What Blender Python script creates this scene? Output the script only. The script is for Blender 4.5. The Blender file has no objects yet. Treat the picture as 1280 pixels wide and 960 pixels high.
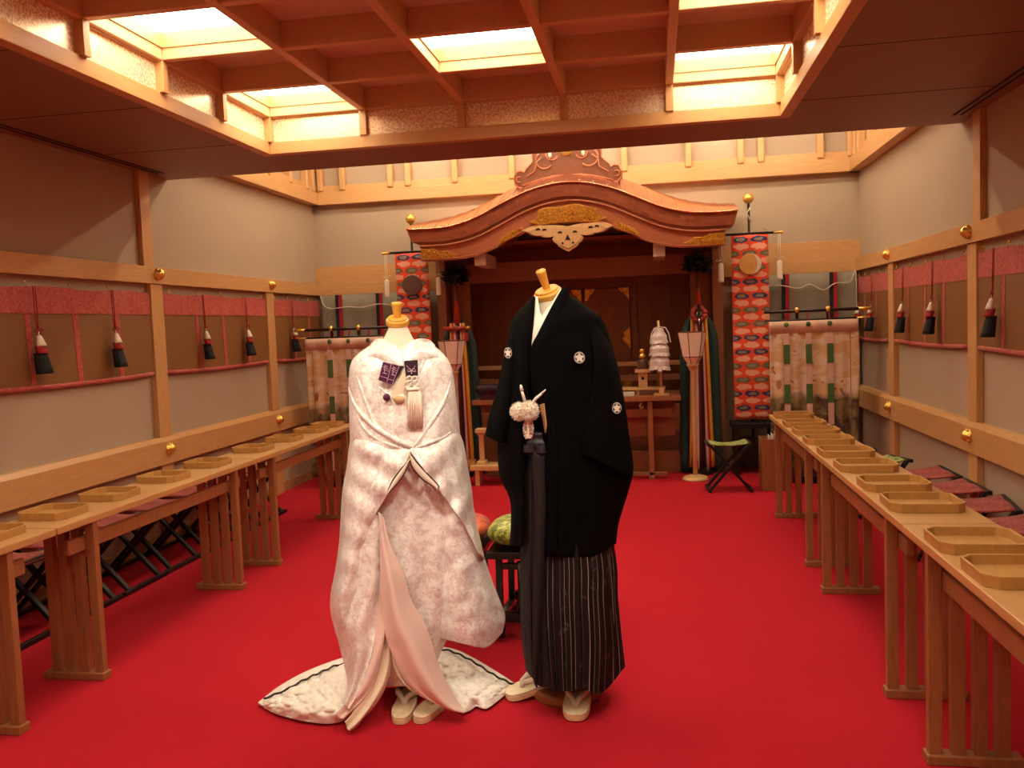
import bpy, math, random
import numpy as np
from mathutils import Vector, Matrix, noise as mnoise
random.seed(7)
SC = bpy.context.scene
COL = SC.collection
PI = math.pi

# ------------------------------------------------------------------ camera (calibrated from the room's own lines)
FPX, YAW, PITCH, ROLL, CAMH = 1081.3, 0.1656, 0.0673, 0.0388, 1.4156
_fw = Vector((-math.sin(YAW)*math.cos(PITCH), math.cos(YAW)*math.cos(PITCH), -math.sin(PITCH)))
_r = Vector((math.cos(YAW), math.sin(YAW), 0)); _u = _r.cross(_fw)
CR = math.cos(ROLL)*_r - math.sin(ROLL)*_u
CU = math.sin(ROLL)*_r + math.cos(ROLL)*_u
CP = Vector((0, 0, CAMH))
cam_d = bpy.data.cameras.new('camera'); cam = bpy.data.objects.new('camera', cam_d); COL.objects.link(cam)
cam.matrix_world = Matrix(((CR.x, CU.x, -_fw.x, CP.x), (CR.y, CU.y, -_fw.y, CP.y), (CR.z, CU.z, -_fw.z, CP.z), (0, 0, 0, 1)))
cam_d.sensor_fit = 'HORIZONTAL'; cam_d.sensor_width = 36; cam_d.lens = 36*FPX/1280
cam_d.clip_start = 0.05; cam_d.clip_end = 60
SC.camera = cam

def at(px, py, ax, val):
    """point of the room where the sight line of a photo point meets the plane axis=val"""
    px, py = float(px), float(py); d = FPX*_fw + (px-640)*CR - (py-480)*CU
    t = (float(val)-CP[ax])/d[ax]
    return CP + t*d
def atplane(px, py, base, n, off):
    px, py = float(px), float(py); d = FPX*_fw + (px-640)*CR - (py-480)*CU
    t = ((base - CP).dot(n) + float(off))/d.dot(n)
    return CP + t*d

# ------------------------------------------------------------------ materials
def lin(c):
    r = [((v/255)/12.92 if v/255 <= .04045 else ((v/255+.055)/1.055)**2.4) for v in c[:3]]
    return (*r, 1)
class NT:
    def __init__(s, name):
        s.m = bpy.data.materials.new(name); s.m.use_nodes = True
        s.t = s.m.node_tree; s.n = s.t.nodes; s.b = s.n['Principled BSDF']
    def node(s, typ, **kw):
        n = s.n.new(typ)
        for k, v in kw.items(): setattr(n, k, v)
        return n
    def link(s, a, b): s.t.links.new(a, b)
    def val(s, sock, v):
        if hasattr(v, 'is_output'): s.link(v, sock)
        else: sock.default_value = v
    def math(s, op, a, b=0.0, c=0.0):
        n = s.node('ShaderNodeMath', operation=op)
        s.val(n.inputs[0], a); s.val(n.inputs[1], b); s.val(n.inputs[2], c)
        return n.outputs[0]
    def mix(s, f, a, b):
        n = s.node('ShaderNodeMix', data_type='RGBA')
        s.val(n.inputs[0], f); s.val(n.inputs[6], a); s.val(n.inputs[7], b)
        return n.outputs[2]
    def coord(s, kind='Object', scale=(1, 1, 1)):
        tc = s.node('ShaderNodeTexCoord'); mp = s.node('ShaderNodeMapping')
        mp.inputs['Scale'].default_value = scale; s.link(tc.outputs[kind], mp.inputs[0])
        return mp.outputs[0]
    def noise(s, vec, scale, detail=3, rough=.5, dist=0):
        n = s.node('ShaderNodeTexNoise'); s.link(vec, n.inputs['Vector'])
        n.inputs['Scale'].default_value = scale; n.inputs['Detail'].default_value = detail
        n.inputs['Roughness'].default_value = rough; n.inputs['Distortion'].default_value = dist
        return n.outputs['Fac']
    def ramp(s, f, p0, p1):
        n = s.node('ShaderNodeMapRange'); s.val(n.inputs[0], f); n.inputs[1].default_value = p0; n.inputs[2].default_value = p1
        return n.outputs[0]
    def bump(s, h, strength=.3, dist=.002):
        n = s.node('ShaderNodeBump'); n.inputs['Strength'].default_value = strength; n.inputs['Distance'].default_value = dist
        s.link(h, n.inputs['Height']); s.link(n.outputs[0], s.b.inputs['Normal'])
    def set(s, color=None, rough=None, metal=None, sheen=None, spec=None):
        if color is not None: s.val(s.b.inputs['Base Color'], color)
        if rough is not None: s.val(s.b.inputs['Roughness'], rough)
        if metal is not None: s.val(s.b.inputs['Metallic'], metal)
        if spec is not None: s.val(s.b.inputs['Specular IOR Level'], spec)
        if sheen is not None: s.b.inputs['Sheen Weight'].default_value = sheen
        return s.m
M = {}
def plain(key, c, rough=.6, metal=0., var=.12, scale=20, bump=0, sheen=None, spec=None):
    t = NT(key); v = t.coord(); n = t.noise(v, scale, 3)
    c0 = lin(c); c1 = tuple(x*(1-var) for x in c0[:3])+(1,); c2 = tuple(min(1, x*(1+var)) for x in c0[:3])+(1,)
    t.set(t.mix(t.ramp(n, .3, .7), c1, c2), rough, metal, sheen, spec)
    if bump: t.bump(n, bump)
    M[key] = t.m; return t.m
def wood(key, c, rough=.42, scale=(9, 9, 1.2), var=.22, kind='Object'):
    t = NT(key); v = t.coord(kind, scale); n = t.noise(v, 6, 5, .6, .8); n2 = t.noise(v, 30, 2)
    c0 = lin(c); c1 = tuple(x*(1-var) for x in c0[:3])+(1,); c2 = tuple(min(1, x*(1+var*.6)) for x in c0[:3])+(1,)
    f = t.math('ADD', t.math('MULTIPLY', n, .75), t.math('MULTIPLY', n2, .25))
    t.set(t.mix(t.ramp(f, .32, .68), c1, c2), rough); t.bump(n2, .08, .001)
    M[key] = t.m; return t.m
wood('wood_x', (208, 160, 106), scale=(1.2, 9, 9), var=.12)
wood('wood_y', (204, 156, 102), scale=(9, 1.2, 9), var=.13)
wood('wood_z', (204, 156, 102), scale=(9, 9, 1.2), var=.13)
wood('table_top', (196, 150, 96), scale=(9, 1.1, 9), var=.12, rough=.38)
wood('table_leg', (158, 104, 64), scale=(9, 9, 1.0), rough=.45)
wood('tray_wood', (190, 142, 80), scale=(10, 3, 10), var=.15, rough=.4)
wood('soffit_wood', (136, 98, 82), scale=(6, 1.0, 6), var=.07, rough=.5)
wood('coffer_wood', (214, 172, 128), scale=(5, 5, 5), var=.1, rough=.5)
wood('shrine_wood', (156, 98, 66), scale=(6, 6, 1.0), var=.18, rough=.45)
wood('shrine_wood_x', (156, 98, 66), scale=(1.0, 6, 6), var=.18, rough=.45)
wood('gable_wood', (186, 112, 78), scale=(1.5, 6, 6), var=.15, rough=.4)
wood('pale_wood', (222, 182, 130), scale=(7, 7, 2), var=.12)
wood('cap_wood', (228, 168, 70), scale=(8, 8, 3), var=.12, rough=.28)
wood('disc_wood', (150, 92, 44), scale=(8, 4, 8), var=.2, rough=.3)
wood('dark_carved', (120, 66, 40), scale=(5, 5, 5), var=.2, rough=.4)
plain('white_plaster', (205, 190, 165), .85, var=.05, scale=60, bump=.1)
plain('beam_white', (228, 218, 196), .8, var=.04)
plain('gold', (250, 204, 104), .27, .7, var=.12, scale=40)
plain('gold_carved', (220, 165, 72), .38, 1., var=.35, scale=70, bump=.6)
plain('black_lacquer', (14, 11, 10), .28, var=.2)
plain('black_wood', (24, 19, 18), .45, var=.2)
plain('carpet_edge', (150, 16, 20), .9)
plain('copper', (236, 168, 132), .22, .95, var=.12, scale=9)
plain('red_cord', (150, 34, 30), .7, var=.2)
plain('white_thread', (232, 222, 204), .8, var=.05, scale=80)
plain('navy_thread', (14, 14, 22), .85, var=.3, scale=150)
plain('crimson_thread', (150, 22, 24), .8, var=.2, scale=120)
plain('white_silk', (238, 230, 214), .42, var=.04, scale=30, sheen=.3)
plain('cream_silk', (240, 226, 200), .5, var=.05, scale=20, sheen=.2)
plain('pink_satin', (236, 206, 196), .3, var=.05, scale=6, sheen=.2)
plain('leaf_satin', (236, 224, 205), .26, var=.05, scale=10)
plain('dummy_cloth', (232, 220, 196), .85, var=.04, scale=60)
plain('haori_black', (6, 5, 6), .9, var=.2, scale=60, spec=.08)
plain('hakama_front', (38, 32, 34), .7, var=.2, scale=40, spec=.2)
plain('sash', (44, 40, 50), .5, var=.25, scale=60)
plain('sandal_sole', (226, 200, 158), .5, var=.08, scale=20)
plain('sandal_top', (228, 208, 172), .6, var=.1, scale=60)
plain('sandal_strap', (214, 198, 178), .5, var=.1, scale=60)
plain('purple_silk', (84, 28, 74), .6, var=.25, scale=90)
plain('purple_dark', (46, 14, 34), .6, var=.25, scale=90)
plain('embroidery', (214, 178, 196), .55, var=.1)
plain('fan_bamboo', (196, 160, 110), .5, var=.1)
plain('fluff', (244, 232, 218), .95, var=.05, scale=90)
plain('tassel_cream', (236, 214, 196), .7, var=.1, scale=140)
plain('dark_green', (18, 34, 28), .55, var=.4, scale=30)
plain('ribbon_teal', (34, 62, 62), .75, var=.15)
plain('ribbon_yellow', (232, 170, 50), .7, var=.1)
plain('ribbon_red', (196, 60, 36), .7, var=.12)
plain('ribbon_white', (228, 196, 184), .7, var=.06)
plain('ribbon_purple', (74, 22, 44), .7, var=.15)
plain('ribbon_green', (74, 112, 62), .7, var=.35, scale=120)
plain('paper_shade', (250, 236, 226), .8, var=.04)
plain('streamer_paper', (244, 240, 240), .5, var=.04)
plain('grey_curtain', (136, 128, 112), .85, var=.1, scale=60, bump=.2)
plain('stripe_navy', (28, 20, 36), .8)
plain('stripe_red', (160, 28, 44), .8)
plain('cord_white', (220, 208, 186), .7)
plain('mirror_silver', (214, 206, 196), .2, 1.)
plain('moon_gold', (232, 184, 110), .4, .45, var=.1)
plain('sun_dark', (108, 84, 78), .4, .4, var=.1)
plain('vase_white', (226, 218, 200), .3)
plain('slot_dark', (20, 12, 10), .8)
plain('paper_white', (226, 220, 206), .8)
plain('base_board', (176, 132, 90), .5)

def carpet():
    t = NT('carpet_red'); v = t.coord(); n = t.noise(v, 260, 2); n2 = t.noise(v, 1.6, 4, .6); st = t.noise(v, 5, 4, .65)
    base = t.mix(t.ramp(n, .25, .75), lin((166, 24, 38)), lin((198, 34, 50)))
    base = t.mix(t.math('MULTIPLY', t.ramp(n2, .35, .65), .25), base, lin((158, 20, 34)))
    spot = t.math('MULTIPLY', t.ramp(st, .70, .76), .35)
    t.set(t.mix(spot, base, lin((90, 6, 12))), .95, sheen=.03, spec=.05); t.bump(n, .5, .004)
    M['carpet'] = t.m
carpet()
def wallpaper():
    t = NT('wallpaper'); v = t.coord(); n = t.noise(v, 180, 2); t.set(t.mix(n, lin((168, 148, 126)), lin((184, 164, 142))), .85); t.bump(n, .15, .001)
    M['wallpaper'] = t.m
wallpaper()
def fleck():
    t = NT('flecked_paper'); v = t.coord(); n = t.noise(v, 70, 4, .7); f = t.ramp(n, .45, .62)
    t.set(t.mix(f, lin((238, 214, 182)), lin((250, 236, 212))), t.math('ADD', .24, t.math('MULTIPLY', f, .15)), .35); t.bump(n, .15, .001)
    M['flecked'] = t.m
fleck()
plain('coffer_panel', (214, 190, 162), .42, var=.06, scale=40, bump=.12)
def brocade(key, hi, lo, scale=16, r0=.28, r1=.6, coat=False):
    t = NT(key); v = t.coord(); w = t.noise(v, scale*.5, 3, .6, 1.2)
    vo = t.node('ShaderNodeTexVoronoi'); t.link(v, vo.inputs['Vector']); vo.inputs['Scale'].default_value = scale*1.6
    vo.feature = 'SMOOTH_F1'
    pet = t.math('SINE', t.math('MULTIPLY', vo.outputs['Distance'], 15))
    fine = t.noise(v, scale*9, 2); mid = t.noise(v, scale*2.6, 3, .6, .8)
    s = t.math('ADD', t.math('MULTIPLY', pet, .045), t.math('ADD', t.math('MULTIPLY', fine, .42), t.math('MULTIPLY', t.math('ADD', t.math('MULTIPLY', w, .28), t.math('MULTIPLY', mid, .72)), 1.0)))
    f = t.ramp(s, .62, .80)
    t.set(t.mix(f, lin(lo), lin(hi)), t.math('ADD', r0, t.math('MULTIPLY', t.math('SUBTRACT', 1, f), r1-r0)), sheen=.15)
    if coat: t.b.inputs['Coat Weight'].default_value = .35; t.b.inputs['Coat Roughness'].default_value = .28
    t.bump(f, .2 if coat else .35, .0015); M[key] = t.m
brocade('white_brocade', (254, 252, 248), (226, 210, 204), 17, .22, .45, True)
brocade('train_brocade', (254, 250, 242), (238, 230, 218), 14, .4, .6)
brocade('red_border', (194, 80, 68), (160, 48, 42), 30, .5, .7)
brocade('red_seat', (176, 66, 56), (122, 30, 30), 26, .6, .8)
brocade('green_seat', (176, 186, 104), (92, 116, 52), 18, .5, .7)
brocade('green_cushion', (206, 214, 96), (96, 120, 30), 10, .35, .55)
brocade('orange_cushion', (226, 96, 42), (170, 34, 20), 9, .35, .55)
brocade('knot_red', (190, 60, 40), (110, 24, 20), 26, .5, .7)
def sudare():
    t = NT('bamboo_mat'); tc = t.node('ShaderNodeTexCoord'); sx = t.node('ShaderNodeSeparateXYZ'); t.link(tc.outputs['Object'], sx.inputs[0])
    s = t.math('SINE', t.math('MULTIPLY', sx.outputs['Z'], 900)); v = t.coord('Object', (3, 3, 60)); n = t.noise(v, 5, 3)
    c = t.mix(n, lin((116, 74, 34)), lin((146, 98, 50)))
    t.set(t.mix(t.math('SUBTRACT', .3, t.math('MULTIPLY', t.ramp(s, -1, .2), .3)), c, lin((84, 50, 22))), .6)
    M['sudare'] = t.m
sudare()
def banner():
    t = NT('banner_brocade'); tc = t.node('ShaderNodeTexCoord')
    no = t.node('ShaderNodeTexNoise'); no.inputs['Scale'].default_value = 26; t.link(tc.outputs['Object'], no.inputs['Vector'])
    sub = t.node('ShaderNodeVectorMath', operation='SUBTRACT'); t.link(no.outputs['Color'], sub.inputs[0]); sub.inputs[1].default_value = (.5, .5, .5)
    sc = t.node('ShaderNodeVectorMath', operation='SCALE'); t.link(sub.outputs[0], sc.inputs[0]); sc.inputs['Scale'].default_value = .036
    ad = t.node('ShaderNodeVectorMath', operation='ADD'); t.link(tc.outputs['Object'], ad.inputs[0]); t.link(sc.outputs[0], ad.inputs[1])
    sx = t.node('ShaderNodeSeparateXYZ'); t.link(ad.outputs[0], sx.inputs[0])
    v = t.math('DIVIDE', sx.outputs['Z'], .062); row = t.math('FLOOR', v)
    kind = t.math('FLOORED_MODULO', row, 2.0)
    shift = t.math('MULTIPLY', t.math('FLOORED_MODULO', t.math('FLOOR', t.math('DIVIDE', row, 2)), 2.0), .5)
    u = t.math('ADD', t.math('DIVIDE', sx.outputs['X'], .15), shift)
    fu = t.math('SUBTRACT', t.math('FRACT', u), .5); fv = t.math('SUBTRACT', t.math('FRACT', v), .5)
    d = t.math('SQRT', t.math('ADD', t.math('POWER', t.math('DIVIDE', fu, .43), 2.0), t.math('POWER', t.math('DIVIDE', fv, .42), 2.0)))
    d = t.math('SQRT', t.math('ADD', t.math('MULTIPLY', t.math('DIVIDE', fu, .43), t.math('DIVIDE', fu, .43)), t.math('MULTIPLY', t.math('DIVIDE', fv, .42), t.math('DIVIDE', fv, .42))))
    inside = t.math('LESS_THAN', d, 1.0); core = t.math('LESS_THAN', d, .55)
    alt = t.math('FLOORED_MODULO', t.math('FLOOR', t.math('DIVIDE', row, 4)), 2.0)
    fl = t.mix(alt, lin((44, 54, 104)), lin((104, 104, 72))); fl = t.mix(core, fl, lin((150, 130, 110)))
    motif = t.mix(kind, lin((244, 176, 146)), fl)
    t.set(t.mix(inside, lin((232, 76, 34)), motif), .6, sheen=.2)
    M['banner'] = t.m
banner()
def kicho():
    t = NT('painted_silk'); tc = t.node('ShaderNodeTexCoord'); sx = t.node('ShaderNodeSeparateXYZ'); t.link(tc.outputs['Object'], sx.inputs[0])
    v = t.coord('Object', (1, 1, 2.2)); n = t.noise(v, 5, 4, .55, .6); g = t.ramp(n, .46, .54)
    c = t.mix(t.math('MULTIPLY', g, .7), lin((238, 222, 204)), lin((218, 180, 108)))
    b = t.noise(t.coord(), 7, 2, .5, 1.8); br = t.ramp(b, .655, .67)
    c = t.mix(t.math('MULTIPLY', br, .8), c, lin((140, 88, 56)))
    low = t.ramp(t.math('ADD', sx.outputs['Z'], t.math('MULTIPLY', n, .2)), .87, .80)
    hill = t.mix(t.ramp(t.noise(t.coord(), 9, 4, .6, 1), .42, .58), lin((84, 62, 58)), lin((140, 128, 88)))
    c = t.mix(low, c, hill)
    t.set(c, .65); M['kicho'] = t.m
kicho()
def hakama():
    t = NT('hakama_stripe'); tc = t.node('ShaderNodeTexCoord'); sx = t.node('ShaderNodeSeparateXYZ'); t.link(tc.outputs['UV'], sx.inputs[0])
    uw = t.math('ADD', sx.outputs['X'], t.math('MULTIPLY', t.math('SINE', t.math('MULTIPLY', sx.outputs['X'], 19)), .016))
    u = t.math('FRACT', t.math('MULTIPLY', uw, 14)); a = t.math('LESS_THAN', u, .11)
    u2 = t.math('FRACT', t.math('MULTIPLY', sx.outputs['X'], 60)); b = t.math('LESS_THAN', u2, .3)
    n = t.noise(t.coord(), 26, 3, .5, .5); fl = t.math('MULTIPLY', t.ramp(n, .64, .68), .22)
    c = t.mix(t.math('MULTIPLY', b, .35), lin((26, 17, 18)), lin((44, 33, 33)))
    c = t.mix(fl, c, lin((120, 112, 112)))
    k = t.math('MULTIPLY', a, t.math('ADD', .25, t.math('MULTIPLY', t.ramp(t.noise(t.coord('UV', (1, .2, 1)), 9, 1), .4, .6), .75)))
    t.set(t.mix(k, c, lin((150, 136, 128))), .75, spec=.2); M['hakama'] = t.m
hakama()
def emis(key, c, s):
    t = NT(key); t.b.inputs['Base Color'].default_value = (.8, .8, .8, 1); t.b.inputs['Emission Color'].default_value = c; t.b.inputs['Emission Strength'].default_value = s
    M[key] = t.m; t.m.cycles.emission_sampling = 'FRONT_BACK' if hasattr(t.m, 'cycles') else 'AUTO'
LIGHT = (1.0, .87, .65, 1)
emis('lamp_panel', LIGHT, 14.0)
emis('lamp_tube', (1.0, .84, .60, 1), 98.0)

# ------------------------------------------------------------------ mesh builder
class MB:
    def __init__(s): s.v = []; s.f = []; s.uv = {}
    def add(s, vs, fs, uvs=None):
        o = len(s.v); s.v += [tuple(v) for v in vs]; s.f += [tuple(i+o for i in f) for f in fs]
        if uvs:
            for i, u in enumerate(uvs): s.uv[o+i] = u
        return s
    def box(s, x0, x1, y0, y1, z0, z1):
        v = [(x, y, z) for x in (x0, x1) for y in (y0, y1) for z in (z0, z1)]
        return s.add(v, [(0, 1, 3, 2), (4, 6, 7, 5), (0, 4, 5, 1), (2, 3, 7, 6), (0, 2, 6, 4), (1, 5, 7, 3)])
    def beam(s, p0, p1, w, h, up=(0, 0, 1)):
        p0 = Vector(p0); p1 = Vector(p1); d = (p1-p0).normalized(); a = d.cross(Vector(up)).normalized(); b = a.cross(d).normalized()
        v = [p + a*sx*w/2 + b*sz*h/2 for p in (p0, p1) for sx in (-1, 1) for sz in (-1, 1)]
        return s.add(v, [(0, 1, 3, 2), (4, 6, 7, 5), (0, 4, 5, 1), (2, 3, 7, 6), (0, 2, 6, 4), (1, 5, 7, 3)])
    def loft(s, rings, cap=True, uv=False, closed=True):
        n = len(rings[0]); vs = [p for r in rings for p in r]; fs = []
        for i in range(len(rings)-1):
            for j in range(n if closed else n-1):
                k = (j+1) % n; fs.append((i*n+j, i*n+k, (i+1)*n+k, (i+1)*n+j))
        if cap and closed: fs.append(tuple(range(n))[::-1]); fs.append(tuple((len(rings)-1)*n+j for j in range(n)))
        uvs = [(j/n, i/len(rings)) for i in range(len(rings)) for j in range(n)] if uv else None
        return s.add(vs, fs, uvs)
    def tube(s, path, r, n=8, cap=True):
        P = [Vector(p) for p in path]; R = r if isinstance(r, (list, tuple)) else [r]*len(P); rings = []
        up = Vector((.13, .21, 1)).normalized()
        for i, p in enumerate(P):
            d = (P[min(i+1, len(P)-1)]-P[max(i-1, 0)]).normalized()
            a = d.cross(up)
            if a.length < .05: a = d.cross(Vector((1, 0, .1)))
            a.normalize(); b = d.cross(a).normalized()
            rings.append([p + (a*math.cos(t)+b*math.sin(t))*R[i] for t in [2*PI*k/n for k in range(n)]])
        return s.loft(rings, cap)
    def cyl(s, p0, p1, r0, r1=None, n=16): return s.tube([p0, p1], [r0, r0 if r1 is None else r1], n)
    def lathe(s, prof, o=(0, 0, 0), n=24, axis=(0, 0, 1), xs=1, ys=1):
        ax = Vector(axis).normalized(); a = ax.cross(Vector((0, 1, 0)) if abs(ax.y) < .9 else Vector((1, 0, 0))).normalized(); b = ax.cross(a)
        o = Vector(o)
        return s.loft([[o + ax*z + a*r*xs*math.cos(2*PI*k/n) + b*r*ys*math.sin(2*PI*k/n) for k in range(n)] for r, z in prof])
    def sphere(s, c, r, n=16):
        rr = r if isinstance(r, (tuple, list)) else (r, r, r); c = Vector(c); m = n//2
        return s.loft([[c + Vector((rr[0]*math.sin(PI*max(.02, min(m-.02, i))/m)*math.cos(2*PI*k/n), rr[1]*math.sin(PI*max(.02, min(m-.02, i))/m)*math.sin(2*PI*k/n), rr[2]*math.cos(PI*i/m))) for k in range(n)] for i in range(m+1)])
    def prism(s, poly, o, U, V, N, d):
        o = Vector(o); U = Vector(U); V = Vector(V); N = Vector(N)
        a = [o+U*u+V*v for u, v in poly]; b = [p+N*d for p in a]; n = len(poly)
        return s.add(a+b, [tuple(range(n))[::-1], tuple(range(n, 2*n))]+[(i, (i+1) % n, n+(i+1) % n, n+i) for i in range(n)])
    def grid(s, G, uv=True):
        R = len(G); Cn = len(G[0]); fs = [(i*Cn+j, i*Cn+j+1, (i+1)*Cn+j+1, (i+1)*Cn+j) for i in range(R-1) for j in range(Cn-1)]
        return s.add([p for r in G for p in r], fs, [(j/(Cn-1), i/(R-1)) for i in range(R) for j in range(Cn)] if uv else None)
    def build(s, name, mat, parent=None, origin=None, smooth=False, bevel=0, solid=0, sub=0, loc=None):
        o = Vector(origin) if origin is not None else Vector((0, 0, 0))
        me = bpy.data.meshes.new(name); me.from_pydata([tuple(Vector(v)-o) for v in s.v], [], s.f)
        if s.uv:
            l = me.uv_layers.new(name='UVMap')
            for lp in me.loops: l.data[lp.index].uv = s.uv.get(lp.vertex_index, (0, 0))
        import bmesh
        bm = bmesh.new(); bm.from_mesh(me); bmesh.ops.recalc_face_normals(bm, faces=bm.faces)
        bm.to_mesh(me); bm.free()
        ob = bpy.data.objects.new(name, me); COL.objects.link(ob)
        me.materials.append(M[mat])
        if smooth:
            for p in me.polygons: p.use_smooth = True
        if bevel:
            b = ob.modifiers.new('bevel', 'BEVEL'); b.width = bevel; b.segments = 2; b.limit_method = 'ANGLE'; b.angle_limit = .6
        if solid:
            b = ob.modifiers.new('thickness', 'SOLIDIFY'); b.thickness = solid; b.offset = 0
        if sub:
            b = ob.modifiers.new('smooth', 'SUBSURF'); b.levels = sub; b.render_levels = sub
        if parent is not None: ob.parent = parent
        if loc is not None: ob.location = loc
        elif parent is None and origin is not None: ob.location = o
        return ob
def thing(name, label, cat, loc=(0, 0, 0), rotz=0, group=None):
    o = bpy.data.objects.new(name, None); COL.objects.link(o); o.empty_display_size = .05
    o.location = loc; o.rotation_euler = (0, 0, rotz); o['label'] = label; o['category'] = cat
    if group: o['group'] = group
    return o
def tag(o, label, cat, group=None):
    o['label'] = label; o['category'] = cat
    if group: o['group'] = group
    return o
def struct(o): o['kind'] = 'structure'; return o
KIDS = {}
def dup(root, loc, label, rotz=None, group=None):
    kids = [c for c in COL.objects if c.parent == root]
    r = root.copy(); COL.objects.link(r); r.location = loc; r['label'] = label
    if rotz is not None: r.rotation_euler = (0, 0, rotz)
    if group: r['group'] = group
    for ch in kids:
        c = ch.copy(); COL.objects.link(c); c.parent = r
        for g in [q for q in COL.objects if q.parent == ch]:
            d = g.copy(); COL.objects.link(d); d.parent = c
    return r
def cr(P, n):
    """Catmull-Rom through control points (array k x 3) resampled to n points"""
    P = np.asarray(P, float); k = len(P)
    if k == 2:
        t = np.linspace(0, 1, n)[:, None]; return P[0]*(1-t)+P[1]*t
    E = np.vstack([2*P[0]-P[1], P, 2*P[-1]-P[-2]]); out = []
    for t in np.linspace(0, k-1-1e-9, n):
        i = int(t); f = t-i; a, b, c, d = E[i:i+4]
        out.append(.5*((2*b)+(-a+c)*f+(2*a-5*b+4*c-d)*f*f+(-a+3*b-3*c+d)*f**3))
    return np.array(out)
def surf(rows, nu, nv):
    A = np.array([cr(r, nu) for r in rows]); return np.array([cr(A[:, j], nv) for j in range(nu)]).transpose(1, 0, 2)
# ================================================================== ROOM
XL, XR, D = -3.355, 1.86, 8.36
Y0 = -3.0
ZS = 2.53           # flat soffit
YS = 5.70           # rear edge of the soffit
ZC = 3.42           # raised rear ceiling
WX0, WX1, WY1 = -2.31, 0.725, 5.11   # opening of the coffered well
AX0, AX1, AD = -2.0, 0.62, 9.3       # shrine alcove in the back wall
TN = [10]
def S(name, mb, mat, split=False, **k):
    if name.startswith('trim') or name.startswith('ceiling_'): 
        TN[0] += 1; name = 'trim_%d' % TN[0]
    if not split: return struct(mb.build(name, mat, **k))
    for b in range(len(mb.v)//8):          # one object per post, rib or strut
        if b: TN[0] += 1; name = 'trim_%d' % TN[0]
        o = MB(); o.add(mb.v[b*8:b*8+8], [(0, 1, 3, 2), (4, 6, 7, 5), (0, 4, 5, 1), (2, 3, 7, 6), (0, 2, 6, 4), (1, 5, 7, 3)]); struct(o.build(name, mat, **k))
S('floor', MB().box(XL-.1, XR+.1, Y0, D+1.2, -.1, 0), 'carpet')
S('wall_left', MB().box(XL-.12, XL, Y0, D+.1, 0, ZC), 'wallpaper')
S('wall_right', MB().box(XR, XR+.12, Y0, D+.1, 0, ZC), 'wallpaper')
S('wall_front', MB().box(XL-.12, XR+.12, Y0-.1, Y0, 0, ZS+.1), 'wallpaper')
w = MB(); w.box(XL, AX0, D, D+.1, 0, ZC); w.box(AX1, XR, D, D+.1, 0, ZC); w.box(AX0, AX1, D, D+.1, 2.25, ZC)
S('wall_back', w, 'wallpaper')
# dropped soffit around the coffered well
c = MB(); T = .04
c.box(XL, WX0-.02, Y0, YS, ZS, ZS+T); c.box(WX1+.02, XR, Y0, YS, ZS, ZS+T); c.box(WX0-.02, WX1+.02, WY1+.02, YS, ZS, ZS+T)
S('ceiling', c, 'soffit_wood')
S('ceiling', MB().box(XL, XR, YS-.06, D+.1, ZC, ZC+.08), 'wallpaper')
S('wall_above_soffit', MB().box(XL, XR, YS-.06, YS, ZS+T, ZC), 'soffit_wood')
# air slots and panel joints of the soffit
for i, (x0, x1) in enumerate(((XL+.075, XL+.09), (XL+.115, XL+.13), (XR-.09, XR-.075), (XR-.13, XR-.115))):
    S('trim_%d' % (i+1), MB().box(x0, x1, Y0, 5.45, ZS-.003, ZS+.001), 'slot_dark')
j = MB()
for y in (3.0, 3.9, 4.8): j.box(XL+.14, WX0-.06, y, y+.003, ZS-.0015, ZS+.001); j.box(WX1+.06, XR-.14, y, y+.003, ZS-.0015, ZS+.001)
S('trim_5', j, 'slot_dark')
# fascia round the well
ZF = 2.60; f = MB()
f.box(WX0-.06, WX0, Y0, WY1+.06, ZS-.004, ZF); f.box(WX1, WX1+.06, Y0, WY1+.06, ZS-.004, ZF); f.box(WX0, WX1, WY1, WY1+.06, ZS-.004, ZF)
S('trim_6', f, 'wood_y', bevel=.003)
# coffered ceiling: ribs, panels, upright flecked panels
ZR0, ZR1 = 2.745, 2.80; CW = (WX1-WX0)/5; RW = .045
NR = 13
def yrow(r): return WY1 - r*.5875
ribs = MB()
for k in range(6):
    x = WX0 + k*CW; ribs.box(x-RW/2, x+RW/2, Y0, WY1+.02, ZR0, ZR1+.10)
S('ceiling_rib_long', ribs, 'coffer_wood', True, bevel=.004)
ribs = MB()
for r in range(NR+1):
    y = yrow(r)
    ribs = MB()
    for k in range(5): ribs.box(WX0+k*CW+RW/2, WX0+(k+1)*CW-RW/2, y-RW/2, y+RW/2, ZR0+.002, ZR1+.10)
    S('ceiling_rib_cross', ribs, 'coffer_wood', bevel=.004)

lit = set()
for r in range(NR):
    if r % 2 == 0: lit |= {(r, 0), (r, 4)}
    else: lit.add((r, 2))
pn = MB(); ZP = 2.872
for r in range(NR):
    for k in range(5):
        if (r, k) not in lit: pn.box(WX0+k*CW+RW/2, WX0+(k+1)*CW-RW/2, yrow(r+1)+RW/2, yrow(r)-RW/2, ZP, ZP+.02)
S('ceiling_panel', pn, 'coffer_panel', True)
up_ = MB(); po = MB()
for r in range(NR):
    for X in (WX0, WX1):
        sx = -1 if X == WX0 else 1
        up_.box(min(X+sx*.02, X+sx*.035), max(X+sx*.02, X+sx*.035), yrow(r+1)+.02, yrow(r)-.02, ZF-.01, ZR0+.01)
for k in range(5): up_.box(WX0+k*CW+.02, WX0+(k+1)*CW-.02, WY1+.02, WY1+.035, ZF-.01, ZR0+.01)
S('ceiling_side_panel', up_, 'flecked', True)
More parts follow.
